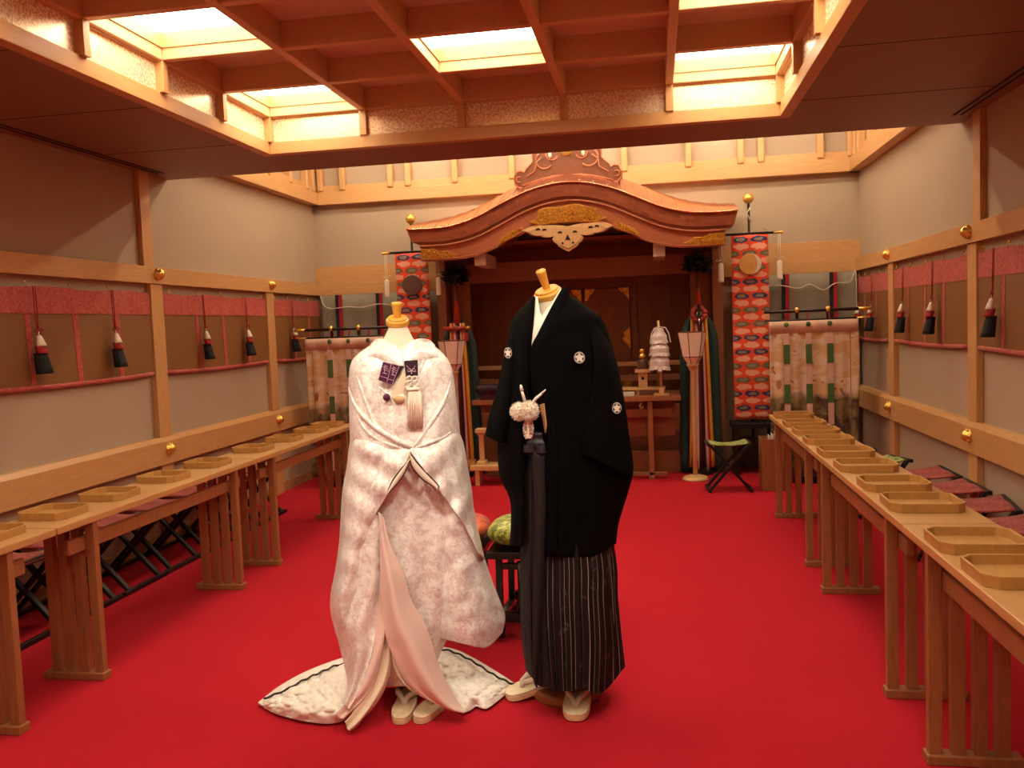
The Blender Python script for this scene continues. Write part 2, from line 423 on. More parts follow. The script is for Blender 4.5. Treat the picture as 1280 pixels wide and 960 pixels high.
for r in range(NR+1):
    y = yrow(r)
    for X in (WX0, WX1): po.box(X-.022, X+.022, y-.022, y+.022, ZF-.002, ZR0+.01)
for k in range(1, 5): po.box(WX0+k*CW-.022, WX0+k*CW+.022, WY1-.012, WY1+.04, ZF-.002, ZR0+.01)
po.box(WX0-.04, WX0, Y0, WY1, ZR0-.004, ZR1+.1); po.box(WX1, WX1+.04, Y0, WY1, ZR0-.004, ZR1+.1); po.box(WX0, WX1, WY1, WY1+.04, ZR0-.004, ZR1+.1)
S('ceiling_post', po, 'wood_z', True, bevel=.002)
LL = {(0, 0): 'glowing square ceiling light in the rear left corner of the coffered well', (0, 4): 'glowing square ceiling light in the rear right corner of the coffered well',
      (1, 2): 'glowing square ceiling light in the middle of the coffered well, ringed by unlit coffers', (2, 0): 'large glowing square ceiling light at the top left, cut by the top of the photo'}
cl = None
for (r, k) in sorted(lit):
    lx = WX0+(k+.5)*CW; ly = (yrow(r)+yrow(r+1))/2
    lab = LL.get((r, k), 'square ceiling light of the coffered well nearer than the edge of the photo')
    if cl is None:
        cl = thing('ceiling_light', lab, 'ceiling light', (lx, ly, ZP), 0, 'square lights of the coffered ceiling')
        h = CW/2-RW/2-.002; hy = .5875/2-RW/2-.002
        MB().box(-h+.006, h-.006, -hy+.006, hy-.006, 0, .012).build('diffuser', 'lamp_panel', cl)
        fr = MB()
        for s_ in (-1, 1):
            fr.box(min(s_*h, s_*(h-.006)), max(s_*h, s_*(h-.006)), -hy, hy, -.07, .012); fr.box(-h+.006, h-.006, min(s_*hy, s_*(hy-.006)), max(s_*hy, s_*(hy-.006)), -.07, .012)
        fr.build('frame', 'wood_x', cl)
    else: dup(cl, (lx, ly, ZP), lab)

# lower and upper rails, posts, skirting on both side walls
def rail(name, x_wall, side, z0, z1, mat='wood_y', d=.055, ch=.03):
    a = x_wall; b = x_wall + side*d; c_ = x_wall + side*(d-.02)
    m = MB(); m.loft([[(a, y, z0), (b, y, z0), (b, y, z1-ch), (c_, y, z1), (a, y, z1)] for y in (Y0, D)])
    return S(name, m, mat)
for sd, nm, xw in ((1, 'left', XL), (-1, 'right', XR)):
    rail('trim_lower_'+nm, xw, sd, .567, .752); rail('trim_upper_'+nm, xw, sd, 1.79, 1.905, ch=.004)
    rail('baseboard_'+nm, xw, sd, 0, .09, 'base_board', .015, .004)
    p = MB()
    for yc in (.16, 1.91, 3.66, 5.415, 7.17):
        a, b = sorted((xw, xw+sd*.04)); p.box(a, b, yc-.072, yc+.072, 0, .567); p.box(a, b, yc-.072, yc+.072, .752, 1.79)
    S('trim_post_'+nm, p, 'wood_z', True, bevel=.004)
    p = MB(); a, b = sorted((xw, xw+sd*.035))
    for yc in (.10, 1.85, 3.60, 5.355): p.box(a, b, yc-.06, yc+.06, 1.905, ZS)
    S('trim_upper_post_'+nm, p, 'wood_z', True, bevel=.003)
    # cornice of the raised part
    m = MB(); a, b = sorted((xw, xw+sd*.10)); m.box(a, b, YS, D, 2.68, 2.80)
    S('trim_cornice_'+nm, m, 'wood_y', bevel=.004)
    m = MB(); a, b = sorted((xw, xw+sd*.06)); m.box(a, b, YS, D, 2.80, 2.87)
    S('trim_ledge_'+nm, m, 'wood_y', bevel=.004)
    m = MB()
    for yc in (5.95, 6.15, 6.6, 7.05, 7.25, 7.7, 8.1, 8.25):
        a, b = sorted((xw, xw+sd*.075)); m.box(a, b, yc-.03, yc+.03, 2.815, ZC)
    S('trim_strut_'+nm, m, 'wood_z', True, bevel=.012)
m = MB(); m.box(XL, XR, D-.10, D, 2.68, 2.80); S('trim_cornice_back', m, 'wood_x', bevel=.004)
m = MB(); m.box(XL, XR, D-.06, D, 2.80, 2.87); S('trim_ledge_back', m, 'wood_x', bevel=.004)
m = MB()
for xc in (-3.24, -3.01, -2.52, -2.34, -1.87, -1.31, -.78, -.24, .35, .82, 1.0, 1.52, 1.78): m.box(xc-.03, xc+.03, D-.085, D, 2.815, ZC)
S('trim_strut_back', m, 'wood_z', True, bevel=.012)
# wide band of the back wall
for nm, x0, x1 in (('back_left', XL, AX0), ('back_right', AX1, XR)):
    S('trim_'+nm, MB().box(x0, x1, D-.03, D, 1.905, 2.074), 'wood_x', bevel=.002)
    S('trim_lower_'+nm, MB().box(x0, x1, D-.05, D, 1.79, 1.905), 'wood_x', bevel=.002)
    S('baseboard_'+nm, MB().box(x0, x1, D-.015, D, 0, .09), 'base_board')
# concealed lamps on top of the soffit's rear wall
t0 = None
for i, x in enumerate((-2.6, -1.35, -.1, 1.15)):
    lab = 'concealed lamp of the raised rear ceiling, hidden above the soffit'
    if t0 is None:
        t0 = thing('cove_lamp', lab, 'lamp', (x, 6.6, ZC-.045), 0, 'concealed cove lamps')
        MB().cyl((-.5, 0, 0), (.5, 0, 0), .018).build('tube', 'lamp_tube', t0, smooth=True)
        MB().box(-.55, .55, -.04, .04, .02, .045).build('housing', 'beam_white', t0)
    else: dup(t0, (x, 6.6, ZC-.045), lab)
for i, x in enumerate((-2.5, -1.3, -.1, 1.1)):
    dup(t0, (x, 7.45, ZC-.045), 'ceiling lamp nearest the back wall, hidden behind the soffit')

for i, x in enumerate((-2.1, -.72, .66)):  # small unseen lamps added to put a highlight on the copper roof
    q_ = dup(t0, (x, 8.20, 3.30), 'short lamp tucked behind the top of the back wall struts, out of sight'); q_.scale = (.5, .3, .3)
# unseen spotlights added under the coffered well to brighten the robe and jacket
sp = None
for i, (x, y, tx) in enumerate(((-1.25, 1.75, -1.0), (.15, 1.75, -.42))):
    lab = 'ceiling spotlight aimed at the dressed forms, above and outside the photo, '+('left' if i == 0 else 'right')
    t = thing('ceiling_spotlight', lab, 'spotlight', (x, y, 2.74), 0, 'spotlights of the coffered well')
    d = (Vector((tx, 3.05, 1.15))-Vector((x, y, 2.66))).normalized()
    MB().cyl((0, 0, 0), (0, 0, -.05), .02).build('mount', 'beam_white', t)
    c0_ = Vector((0, 0, -.08)); MB().tube([c0_-d*.06, c0_-d*.05, c0_+d*.05], [.03, .045, .05], 20, cap=False).build('can', 'beam_white', t, smooth=True)
    ld = bpy.data.lights.new('spot_lamp', 'SPOT'); lo = bpy.data.objects.new('spot_lamp', ld); COL.objects.link(lo); lo.parent = t
    lo.location = c0_+d*.055; lo.rotation_euler = d.to_track_quat('-Z', 'Y').to_euler(); ld.energy = 92; ld.color = (1, .89, .72); ld.spot_size = math.radians(46); ld.spot_blend = .9; ld.shadow_soft_size = .045
# gold bosses where posts cross the rails
bs = None
SIDE = {1: 'left', -1: 'right'}
for sd, xw in ((1, XL), (-1, XR)):
    for z, rn in ((1.855, 'upper'), (.668, 'lower')):
        for y, pn_ in ((5.415, 'nearer'), (7.17, 'farther')):
            lab = 'gold boss on the %s rail of the %s wall, at the %s post' % (rn, SIDE[sd], pn_)
            if bs is None:
                bs = thing('gold_boss', lab, 'boss', (xw+sd*.055, y, z), 0, 'gold bosses on the wall rails')
                MB().lathe([(.001, .0), (.042, .0), (.042, .006), (.034, .012), (.030, .03), (.018, .042), (.001, .046)], axis=(1, 0, 0)).build('dome', 'gold', bs, smooth=True)
                r_ = MB()
                for k in range(6): a = k*PI/3; r_.sphere((.012, .035*math.cos(a), .035*math.sin(a)), .009, 8)
                r_.build('petals', 'gold', bs, smooth=True)
                if sd == -1: pass
            else:
                dup(bs, (xw+sd*.055, y, z), lab, rotz=(0 if sd == 1 else PI))

# ------------------------------------------------------------------ bamboo blinds and tassels
def blind(sd, y0, y1, label, bands):
    xw = XL if sd == 1 else XR; x = xw + sd*.026
    t = thing('bamboo_blind', label, 'blind', (x, (y0+y1)/2, 1.74), 0, 'bamboo blinds with red brocade borders')
    L = (y1-y0)/2; a, b = -.004, .004
    zb = -.545
    def low(y): return zb - .012*(1-(y/L)**2)
    n = 14; ys = [-L+2*L*i/n for i in range(n+1)]
    m = MB(); m.loft([[(a, y, -.15), (b, y, -.15), (b, y, low(y)), (a, y, low(y))] for y in ys]); m.build('mat', 'sudare', t)
    m = MB(); m.loft([[(-.007, y, -.012-.006*math.sin(9*y)), (.007, y, -.012-.006*math.sin(9*y)), (.009+.002*math.sin(31*y), y, -.157), (-.007, y, -.157)] for y in [-L+2*L*i/40 for i in range(41)]])
    m.build('top_border', 'red_border', t)
    m = MB(); m.tube([(0, y, low(y)-.008) for y in ys], .014, 10); m.build('bottom_roll', 'red_border', t, smooth=True)
    for yb in list(bands):
        m = MB(); wd = .021 if abs(yb) < L-.05 else .011; sw = .006
        m.loft([[(-.006, yb-wd+sw*k, z), (.006, yb-wd+sw*k, z), (.006, yb+wd+sw*k, z), (-.006, yb+wd+sw*k, z)] for k, z in enumerate((-.155, -.28, -.41, low(yb)))])
        m.build('vertical_band', 'red_border', t)
    for yb in [-L*.9+1.8*L*i/4 for i in range(5)]:
        m = MB(); m.sphere((sd*.004, yb, .012), .008, 8); m.tube([(0, yb, .01), (sd*.012, yb, 0), (sd*.012, yb, -.018)], .0025, 6); m.build('hook', 'gold', t, smooth=True)
    return t
BL = [(.24, 1.82, 'nearest'), (1.99, 3.575, 'second'), (3.745, 5.33, 'front'), (5.495, 7.085, 'middle'), (7.255, 8.30, 'rear')]
for sd in (1, -1):
    for (y0, y1, nm) in BL[2:]:
        L = y1-y0
        blind(sd, y0, y1, {'front': 'red bordered bamboo blind in the nearest bay of the %s wall, cut by photo edge',
                           'middle': 'red bordered bamboo blind in the middle bay of the %s wall',
                           'rear': 'short red bordered bamboo blind in the rear corner bay of the %s wall'}[nm] % SIDE[sd],
              ([-.36, .03, .43] if nm != 'rear' else [-.12, .25]))
def tassel_master(label, loc, rotz):
    t = thing('tassel', label, 'tassel', loc, rotz, 'red white and black tassels on the blinds')
    m = MB()
    for s_ in (-1, 1): m.tube([(.012, s_*.008, .24), (.014, s_*.010, .1), (.016, s_*.004, 0)], .0035, 6)
    m.build('cord', 'red_cord', t, smooth=True)
    m = MB()
    for s_ in (-1, 1):
        m.tube([(.018, 0, 0), (.02, s_*.022, .012), (.022, s_*.034, .002), (.02, s_*.02, -.008), (.018, 0, 0)], .0035, 6)
        m.tube([(.018, 0, 0), (.022, s_*.014, -.02)], .003, 6)
    m.sphere((.02, 0, -.001), .008, 8); m.build('bow', 'red_cord', t, smooth=True)
    def cone(z0, r0, z1, r1, name, mat, ruf=0):
        m = MB(); n = 40; R = []
        for k in range(5):
            f_ = k/4; z = z0+(z1-z0)*f_; r = r0+(r1-r0)*f_
            R.append([(.022+.018*f_*r1/.05+r*.6*math.cos(2*PI*i/n)*(1+ruf*math.sin(i*2.5)), r*math.sin(2*PI*i/n)*(1+ruf*math.sin(i*1.7)), z+ruf*.03*math.sin(i*3.1)*f_) for i in range(n)])
        m.loft(R); return m.build(name, mat, t, smooth=True)
    MB().cyl((.02, 0, -.005), (.022, 0, -.03), .0035).build('stem', 'white_thread', t, smooth=True)
    cone(-.028, .014, -.085, .033, 'crown', 'white_thread', .03)
    cone(-.082, .033, -.125, .040, 'red_band', 'crimson_thread', .03)
    cone(-.122, .041, -.235, .056, 'black_skirt', 'navy_thread', .05)
    return t
tm = None
TL = [(1, 4.205, 'hanging at the far left edge of the left wall'), (1, 4.885, 'second from the left on the left wall'), (1, 5.975, 'left one of the two on the middle blind of the left wall'),
      (1, 6.65, 'right one of the two on the middle blind of the left wall'), (1, 7.57, 'on the rear corner blind of the left wall, above the pole end'),
      (-1, 5.02, 'on the nearest blind of the right wall, at the right photo edge'), (-1, 6.05, 'nearer one of the two on the middle blind of the right wall'),
      (-1, 6.735, 'farther one of the two on the middle blind of the right wall'), (-1, 7.66, 'nearer one on the rear corner blind of the right wall'), (-1, 8.12, 'on the right wall corner, behind the gold pole tips')]
for i, (sd, y, lb) in enumerate(TL):
    loc = ((XL if sd == 1 else XR)+sd*.052, y, 1.49); lab = 'tassel ' + lb; rz = 0 if sd == 1 else PI
    if tm is None: tm = tassel_master(lab, loc, rz)
    else:
        q = dup(tm, loc, lab, rotz=rz); q.scale = (1, [1, .92, .85][i % 3], 1)

# ------------------------------------------------------------------ long narrow tables
def table(label, x, y0, y1, sd):
    """sd=+1: outer (aisle) side towards +x (left row); -1: towards -x (right row)"""
    t = thing('narrow_table', label, 'table', (x, (y0+y1)/2, 0), 0, 'narrow wooden offering tables along the walls')
    L = (y1-y0)/2; W = .15
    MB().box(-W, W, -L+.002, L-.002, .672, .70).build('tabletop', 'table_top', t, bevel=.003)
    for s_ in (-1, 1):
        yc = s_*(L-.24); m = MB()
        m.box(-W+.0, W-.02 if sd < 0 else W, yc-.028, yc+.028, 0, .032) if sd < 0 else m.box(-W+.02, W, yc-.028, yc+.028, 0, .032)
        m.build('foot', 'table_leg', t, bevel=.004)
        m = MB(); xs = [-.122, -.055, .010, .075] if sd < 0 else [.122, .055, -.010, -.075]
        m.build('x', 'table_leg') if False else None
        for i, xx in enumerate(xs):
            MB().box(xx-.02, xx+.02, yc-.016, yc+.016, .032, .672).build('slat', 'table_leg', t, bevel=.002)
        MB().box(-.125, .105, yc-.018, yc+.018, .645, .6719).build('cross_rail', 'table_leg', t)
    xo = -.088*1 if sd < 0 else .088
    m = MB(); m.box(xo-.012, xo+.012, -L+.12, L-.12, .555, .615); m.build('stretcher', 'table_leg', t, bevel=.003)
    return t
XTR, XTL = .95, -2.46
tabs = [(4.76, 6.46), (3.045, 4.755), (1.33, 3.04)]
for (a, b), nm in zip(tabs, ('farthest', 'middle', 'nearest')):
    table('%s narrow wooden table of the row along the right wall' % nm, XTR, a, b, -1)
tabsL = [(4.70, 6.45), (2.98, 4.695), (1.26, 2.975)]
for (a, b), nm in zip(tabsL, ('farthest', 'middle', 'nearest')):
    table('%s narrow wooden table of the row along the left wall' % nm, XTL, a, b, 1)
ORD = ['nearest', 'second nearest', 'third nearest', 'fourth nearest', 'fifth nearest', 'sixth nearest', 'seventh nearest', 'eighth nearest', 'ninth nearest', 'farthest']
def tray_master(label, loc, cat='tray', grp='octagonal wooden trays on the tables'):
    t = thing('wooden_tray', label, cat, loc, 0, grp)
    def oc(hx, hy, c_): return [(-hx+c_, -hy), (hx-c_, -hy), (hx, -hy+c_), (hx, hy-c_), (hx-c_, hy), (-hx+c_, hy), (-hx, hy-c_), (-hx, -hy+c_)]
    hx, hy = .125, .11
    o1 = oc(hx, hy, .032); i1 = oc(hx-.009, hy-.009, .028)
    m = MB(); m.loft([[(x, y, .001) for x, y in o1], [(x*1.015, y*1.015, .034) for x, y in o1], [(x*1.015, y*1.015, .034) for x, y in i1], [(x, y, .004) for x, y in i1]], cap=False)
    m.build('rim', 'tray_wood', t, bevel=.0015)
    MB().prism(oc(hx-.002, hy-.002, .031), (0, 0, .001), (1, 0, 0), (0, 1, 0), (0, 0, 1), .006).build('base', 'tray_wood', t)
    return t
trm = None
RT = [2.05+.11, 2.30+.13, 2.63+.125, 3.21+.10, 3.58+.10, 4.03+.10, 4.44+.11, 4.88+.11, 5.28+.11, 5.665+.11, 6.15+.11]
RT = RT[1:]
for i, y in enumerate(RT):
    lab = ORD[i]+' octagonal wooden tray on the row of tables along the right wall'
    if trm is None: trm = tray_master(lab, (XTR-.012, y, .70))
    else: dup(trm, (XTR-.012+random.uniform(-.006, .006), y, .70), lab, rotz=random.uniform(-.02, .02))
LT = [2.83, 3.20, 3.575, 4.02, 4.46, 5.02, 5.48, 5.94, 6.26]
for i, y in enumerate(LT):
    q = dup(trm, (XTL-.03, y, .70), (ORD[i] if i < 8 else 'farthest')+' octagonal wooden tray on the row of tables along the left wall', rotz=random.uniform(-.03, .03)); q.scale = (.86, .92, .95)

# ------------------------------------------------------------------ folding stools behind the tables
def stool_master(label, loc, seat, W=.19, Ly=.21, H=.40, cloth=True, tilt=0):
    t = thing('folding_stool', label, 'stool', loc, 0, 'black folding stools with fabric seats')
    for s_ in (-1, 1):
        y = s_*(Ly-.05)
        for k, dy in ((1, .012), (-1, -.012)):
            m = MB(); m.beam((-k*W*.95, y+dy*s_, .018), (k*W*.95, y+dy*s_, H-.012), .022, .03, up=(0, 1, 0)); m.build('leg', 'black_wood', t, bevel=.003)
    for k in (-1, 1):
        MB().beam((k*W, -Ly, .013), (k*W, Ly, .013), .026, .026).build('floor_bar', 'black_wood', t, bevel=.004)
        MB().beam((k*W, -Ly, H-.01), (k*W, Ly, H-.01), .024, .024).build('seat_bar', 'black_wood', t, bevel=.004)
    G = []
    for i in range(13):
        u = -1+2*i/12; r = []
        for j in range(9):
            v = -1+2*j/8; z = H+.006 - .028*(1-u*u) + .004*math.sin(5*v+3*u)
            if abs(u) > .99: z = H-.012
            r.append((u*(W+.012), v*(Ly-.03+.004*math.sin(7*u)), z))
        G.append(r)
    MB().grid(G).build('seat', seat, t, smooth=True, solid=.007)
    return t
ys = [2.75+.435*i for i in range(9)]
s1 = None
for i, y in enumerate(ys):
    lab = 'red seated folding stool behind the left tables, '+['nearest of its row', 'second nearest', 'third nearest', 'fourth nearest', 'fifth nearest', 'sixth nearest', 'seventh nearest', 'eighth nearest', 'farthest of its row, by the curtain'][i]
    if s1 is None: s1 = stool_master(lab, (-3.13, y, 0), 'red_seat')
    else: q = dup(s1, (-3.13+random.uniform(-.01, .01), y, 0), lab)
RS = [2.25+.44*i for i in range(8)]
for i, y in enumerate([5.76, 5.30, 4.83, 4.36, 3.92, 3.48]):
    lab = 'red seated folding stool behind the right tables, '+['farthest red one, next to the green seats', 'second red one from the far end', 'third red one, slightly crooked', 'fourth red one from the far end', 'fifth red one, at the right photo edge', 'red one just outside the right photo edge'][i]
    q = dup(s1, (1.615, y, 0), lab, rotz=(.0 if i != 2 else -.16))
g1 = stool_master('green seated folding stool standing alone on the carpet before the ribbon stand', (.565, 7.24, 0), 'green_seat', .165, .14, .40)
g1.rotation_euler = (0, 0, .05)
dup(g1, (1.50, 6.28, 0), 'green seated folding stool behind the right tables, next to the red seats', rotz=.35)
dup(g1, (1.40, 6.82, 0), 'green seated folding stool in the far right corner, under the painted curtain', rotz=.15)
# ================================================================== THE SHRINE
def bricks():
    t = NT('shingle_layers'); br = t.node('ShaderNodeTexBrick'); v = t.coord('UV', (1, 1, 1)); t.link(v, br.inputs['Vector'])
    br.inputs['Scale'].default_value = 1; br.inputs['Brick Width'].default_value = .045; br.inputs['Row Height'].default_value = .25; br.inputs['Mortar Size'].default_value = .0
    br.inputs['Color1'].default_value = lin((176, 102, 72)); br.inputs['Color2'].default_value = lin((128, 68, 48)); br.offset = .37
    n = t.noise(t.coord('UV', (40, 3, 1)), 1, 2)
    t.set(t.mix(t.ramp(n, .4, .65), br.outputs[0], lin((150, 82, 56))), .42); M['shingle'] = t.m
bricks()
XC = -.72
def interp(tab, t):
    t = abs(t)
    pts = [(-tab[1][0], 0, tab[1][1])]+[(a, 0, b) for a, b in tab]
    for i in range(len(tab)-1):
        if tab[i][0] <= t <= tab[i+1][0]:
            f = (t-tab[i][0])/(tab[i+1][0]-tab[i][0])
            p0 = tab[i-1][1] if i else tab[1][1]; p1 = tab[i][1]; p2 = tab[i+1][1]; p3 = tab[i+2][1] if i+2 < len(tab) else p2
            return .5*(2*p1+(-p0+p2)*f+(2*p0-5*p1+4*p2-p3)*f*f+(-p0+3*p1-3*p2+p3)*f**3)
    return tab[-1][1]
TOP = [(0, 2.633), (.2, 2.612), (.4, 2.556), (.6, 2.468), (.8, 2.378), (1.0, 2.322), (1.2, 2.304), (1.43, 2.308)]
REAR = [(0, 2.87), (.2, 2.835), (.4, 2.765), (.6, 2.675), (.8, 2.585), (1.0, 2.50), (1.2, 2.44), (1.43, 2.40)]
FB = [(0, 2.512), (.2, 2.49), (.4, 2.425), (.6, 2.332), (.8, 2.245), (1.0, 2.198), (1.2, 2.186), (1.40, 2.192)]
BB = [(0, 2.285), (.15, 2.28), (.3, 2.262), (.38, 2.232), (.43, 2.20), (.5, 2.185), (.62, 2.115), (.8, 2.052), (1.0, 2.024), (1.2, 2.018), (1.33, 2.024)]
sh = thing('shrine', 'indoor wooden shrine with curved copper gable roof and gold fittings at the back wall', 'shrine', (XC, 8.0, 0))
YF = -.5  # roof front, local
N_ = 72
ts = [-1.43+2.86*i/N_ for i in range(N_+1)]
# roof skin: closed slab, front to rear, with raised seams as sub-parts
m = MB(); G = []
def rz(t, f): return interp(TOP, t)*(1-f)+interp(REAR, t)*f
rings = []
for t in ts:
    top = [(t, YF+.84*f, rz(t, f)+.06*math.sin(PI*f)) for f in (0, .06, .12, .2, .3, .45, .6, .8, 1)]
    rings.append(top+[(t, YF+.84, rz(t, 1)-.03), (t, YF, rz(t, 0)-.012)])
m.loft(rings); roof = m.build('roof', 'copper', sh, smooth=False)
for p in roof.data.polygons: p.use_smooth = True
es = roof.modifiers.new('edges', 'EDGE_SPLIT'); es.split_angle = .7
for i, t in enumerate([-1.3+.118*k for k in range(23)]):
    mm = MB(); a = .022 if t > 0 else -.022
    pts = [(t+a*0+(.03 if t < 0 else -.03)*f*2, YF+.84*f, rz(t+(.03 if t < 0 else -.03)*f*2, f)+.06*math.sin(PI*f)+.001) for f in (0.02, .06, .12, .2, .3, .45, .6, .8, 1)]
    mm.tube(pts, .004, 6); mm.build('seam', 'copper', roof, smooth=True)
# shingled fascia below the copper edge
def strip(name, mat, top, bot, tmax, y0, y1, dz0=0, uv=True, ntop=None, flare=0):
    R = []
    for i in range(N_+1):
        t = -tmax+2*tmax*i/N_; zt = interp(top, t)-.012 if ntop is None else ntop(t); zb = interp(bot, t)
        R.append([(t*(1+flare), y0, zt), (t, y0+.03, zb), (t, y1, zb), (t, y1, zt)])
    m = MB(); n = 4; vs = [p for r in R for p in r]; fs = []
    for i in range(N_):
        for j in range(n): k = (j+1) % n; fs.append((i*n+j, i*n+k, (i+1)*n+k, (i+1)*n+j))
    fs += [(0, 1, 2, 3), (N_*n, N_*n+3, N_*n+2, N_*n+1)]
    m.add(vs, fs, [(i/N_, (1, 0, 0, 1)[j]) for i in range(N_+1) for j in range(n)])
    return m.build(name, mat, sh)
strip('fascia', 'shingle', TOP, FB, 1.40, YF+.01, YF+.34, flare=.02)
m = MB(); m.tube([(t, YF+.001, interp(TOP, t)-.006) for t in ts], .008, 6); m.build('front_edge', 'copper', sh, smooth=True)
gb = strip('bargeboard', 'gable_wood', FB, BB, 1.33, YF+.07, YF+.12, ntop=lambda t: interp(FB, t)+.01)
m = MB(); m.tube([(t*.93, YF+.06, interp(FB, t*.93)-.035) for t in ts], .010, 6); m.build('moulding', 'gable_wood', gb, smooth=True)
m = MB(); m.tube([(t*.93, YF+.068, interp(BB, t*.93)+.012) for t in ts], .006, 6); m.build('lower_moulding', 'gable_wood', gb, smooth=True)
# soffit boards behind
m = MB(); R = [[(t*.93, YF+.12, interp(BB, t*.93)+.06), (t*.93, .34, interp(BB, t*.93)+.09), (t*.93, .34, interp(BB, t*.93)+.12), (t*.93, YF+.12, interp(BB, t*.93)+.09)] for t in ts]
m.loft(R); m.build('eaves_boarding', 'shrine_wood_x', sh)
def ragged(cx, cz, hx, hz, n=36, seed=1, bend=0):
    rnd = random.Random(seed); P = []
    for i in range(n):
        a = 2*PI*i/n; k = 1+.16*math.sin(5*a+seed)+.12*rnd.uniform(-1, 1)
        x = hx*k*math.copysign(abs(math.cos(a))**.8, math.cos(a)); P.append((cx+x, cz+hz*k*math.copysign(abs(math.sin(a))**.8, math.sin(a))+bend*x*x))
    return P
yb = YF+.062
def fit(poly, name='gold_fitting', d=.014, mat='gold_carved', par=None):
    m = MB(); m.prism(poly, (0, yb, 0), (1, 0, 0), (0, 0, 1), (0, 1, 0), d); return m.build(name, mat, par or gb, bevel=.002)
up = [(t, interp(FB, t)-.075+.012*math.sin(22*t)) for t in [-.30+.6*i/24 for i in range(25)]]
dn = [(t, interp(BB, t)+.008) for t in [.30-.6*i/24 for i in range(25)]]
fit([(-.34, 2.315), (-.27, 2.335)]+up[2:-2]+[(.27, 2.335), (.34, 2.315)]+dn[2:-2])
def relief(parent, cx, cz, hx, hz, n, seed, bend=0, slope=0):
    rnd = random.Random(seed); m = MB()
    for k in range(n):
        x = rnd.uniform(-hx, hx); z = cz+rnd.uniform(-hz, hz)*(1-(x/hx)**2*.4)+bend*x*x+slope*x; a0 = rnd.uniform(0, 6)
        m.tube([(cx+x+.016*math.cos(a0+q)*(1-q/6), yb-.004, z+.016*math.sin(a0+q)*(1-q/6)) for q in (0, 1, 2, 3, 4)], .0035, 5)
    m.build('scroll_relief', 'gold_carved', parent, smooth=True)
relief(gb, 0, 2.34, .26, .05, 34, 3, -.6)
for s_ in (-1, 1):
    P = [(s_*(.50+x), z) for x, z in [(-.10, 2.27), (-.04, 2.255), (.03, 2.225), (.09, 2.185), (.13, 2.145), (.10, 2.14), (.03, 2.165), (-.03, 2.19), (-.08, 2.225)]]
    fit(P if s_ == 1 else P[::-1]); relief(gb, s_*.51, 2.205, .09, .022, 12, 5+s_, 0, -s_*.5)
    P = [(s_*x, z) for x, z in [(1.32, 2.03), (1.32, 2.13), (1.20, 2.125), (1.15, 2.10), (1.08, 2.105), (1.03, 2.075), (.98, 2.06), (1.03, 2.04), (1.10, 2.03)]]
    fit(P if s_ == 1 else P[::-1]); relief(gb, s_*1.18, 2.075, .12, .025, 14, 9+s_)
# hanging gable pendant
half = [(0, 2.035), (.045, 2.06), (.085, 2.085), (.095, 2.105), (.12, 2.12), (.135, 2.15), (.125, 2.178), (.17, 2.165), (.22, 2.17), (.245, 2.19), (.29, 2.185), (.33, 2.20), (.36, 2.222), (.40, 2.236), (.34, 2.262), (.24, 2.272), (.12, 2.27), (.05, 2.262), (0, 2.252)]
full = half+[(-x, z) for x, z in half[-2:0:-1]]
m = MB(); m.prism([(x*1.0, z) for x, z in full], (0, YF+.03, 0), (1, 0, 0), (0, 0, 1), (0, 1, 0), .045); pend = m.build('pendant', 'pale_wood', sh, bevel=.004)
m = MB(); cx_, cz_ = 0, 2.17; m.prism([(x*.9, cz_+(z-cz_)*.82) for x, z in full], (0, YF+.022, 0), (1, 0, 0), (0, 0, 1), (0, 1, 0), .012); m.build('pendant_face', 'pale_wood', pend, bevel=.002)
m = MB()
m.prism([(-.022, 2.135), (.022, 2.135), (.014, 2.155), (0, 2.185), (-.014, 2.155)], (0, YF+.018, 0), (1, 0, 0), (0, 0, 1), (0, 1, 0), .006)
for s_ in (-1, 1):
    m.lathe([(.001, 0), (.009, 0), (.009, .006), (.001, .006)], (s_*.045, YF+.017, 2.11), 10, (0, 1, 0))
    for cx, cz in ((.065, 2.195), (.20, 2.225), (.255, 2.232)):
        m.tube([(s_*(cx+.018*math.cos(a)), YF+.02, cz+.012*math.sin(a)) for a in (0, .8, 1.6, 2.4, 3.1)], [.002, .006, .007, .006, .002], 6)
m.build('pierced_hole', 'slot_dark', pend)
# ridge ornament
o = thing
half = [(0, 2.665), (.12, 2.668), (.24, 2.65), (.33, 2.625), (.40, 2.60), (.445, 2.60), (.475, 2.63), (.478, 2.675), (.455, 2.71), (.42, 2.715), (.385, 2.70), (.37, 2.725), (.33, 2.75), (.305, 2.77), (.31, 2.82), (.295, 2.86), (.25, 2.885), (.20, 2.905), (.17, 2.95), (.10, 2.97), (.05, 3.0), (0, 3.01)]
half = [(x, z+.03+.05*max(0, min(1, (z-2.62)/.15))) for x, z in half]
full = half+[(-x, z) for x, z in half[-2:0:-1]]
m = MB(); m.prism(full, (0, -.32, 0), (1, 0, 0), (0, 0, 1), (0, 1, 0), .07); orn = m.build('ridge_ornament', 'dark_carved', sh, bevel=.008)
m = MB()
def arc(cx, cz, r, a0, a1, w, r1=None, n=9): 
    r1 = r if r1 is None else r1
    m.tube([(cx+(r+(r1-r)*i/(n-1))*math.cos(a0+(a1-a0)*i/(n-1)), -.325, cz+(r+(r1-r)*i/(n-1))*math.sin(a0+(a1-a0)*i/(n-1))) for i in range(n)], w, 6)
m.tube([(x*.985, -.322, z) for x, z in full]+[(full[0][0], -.322, full[0][1])], .007, 6)
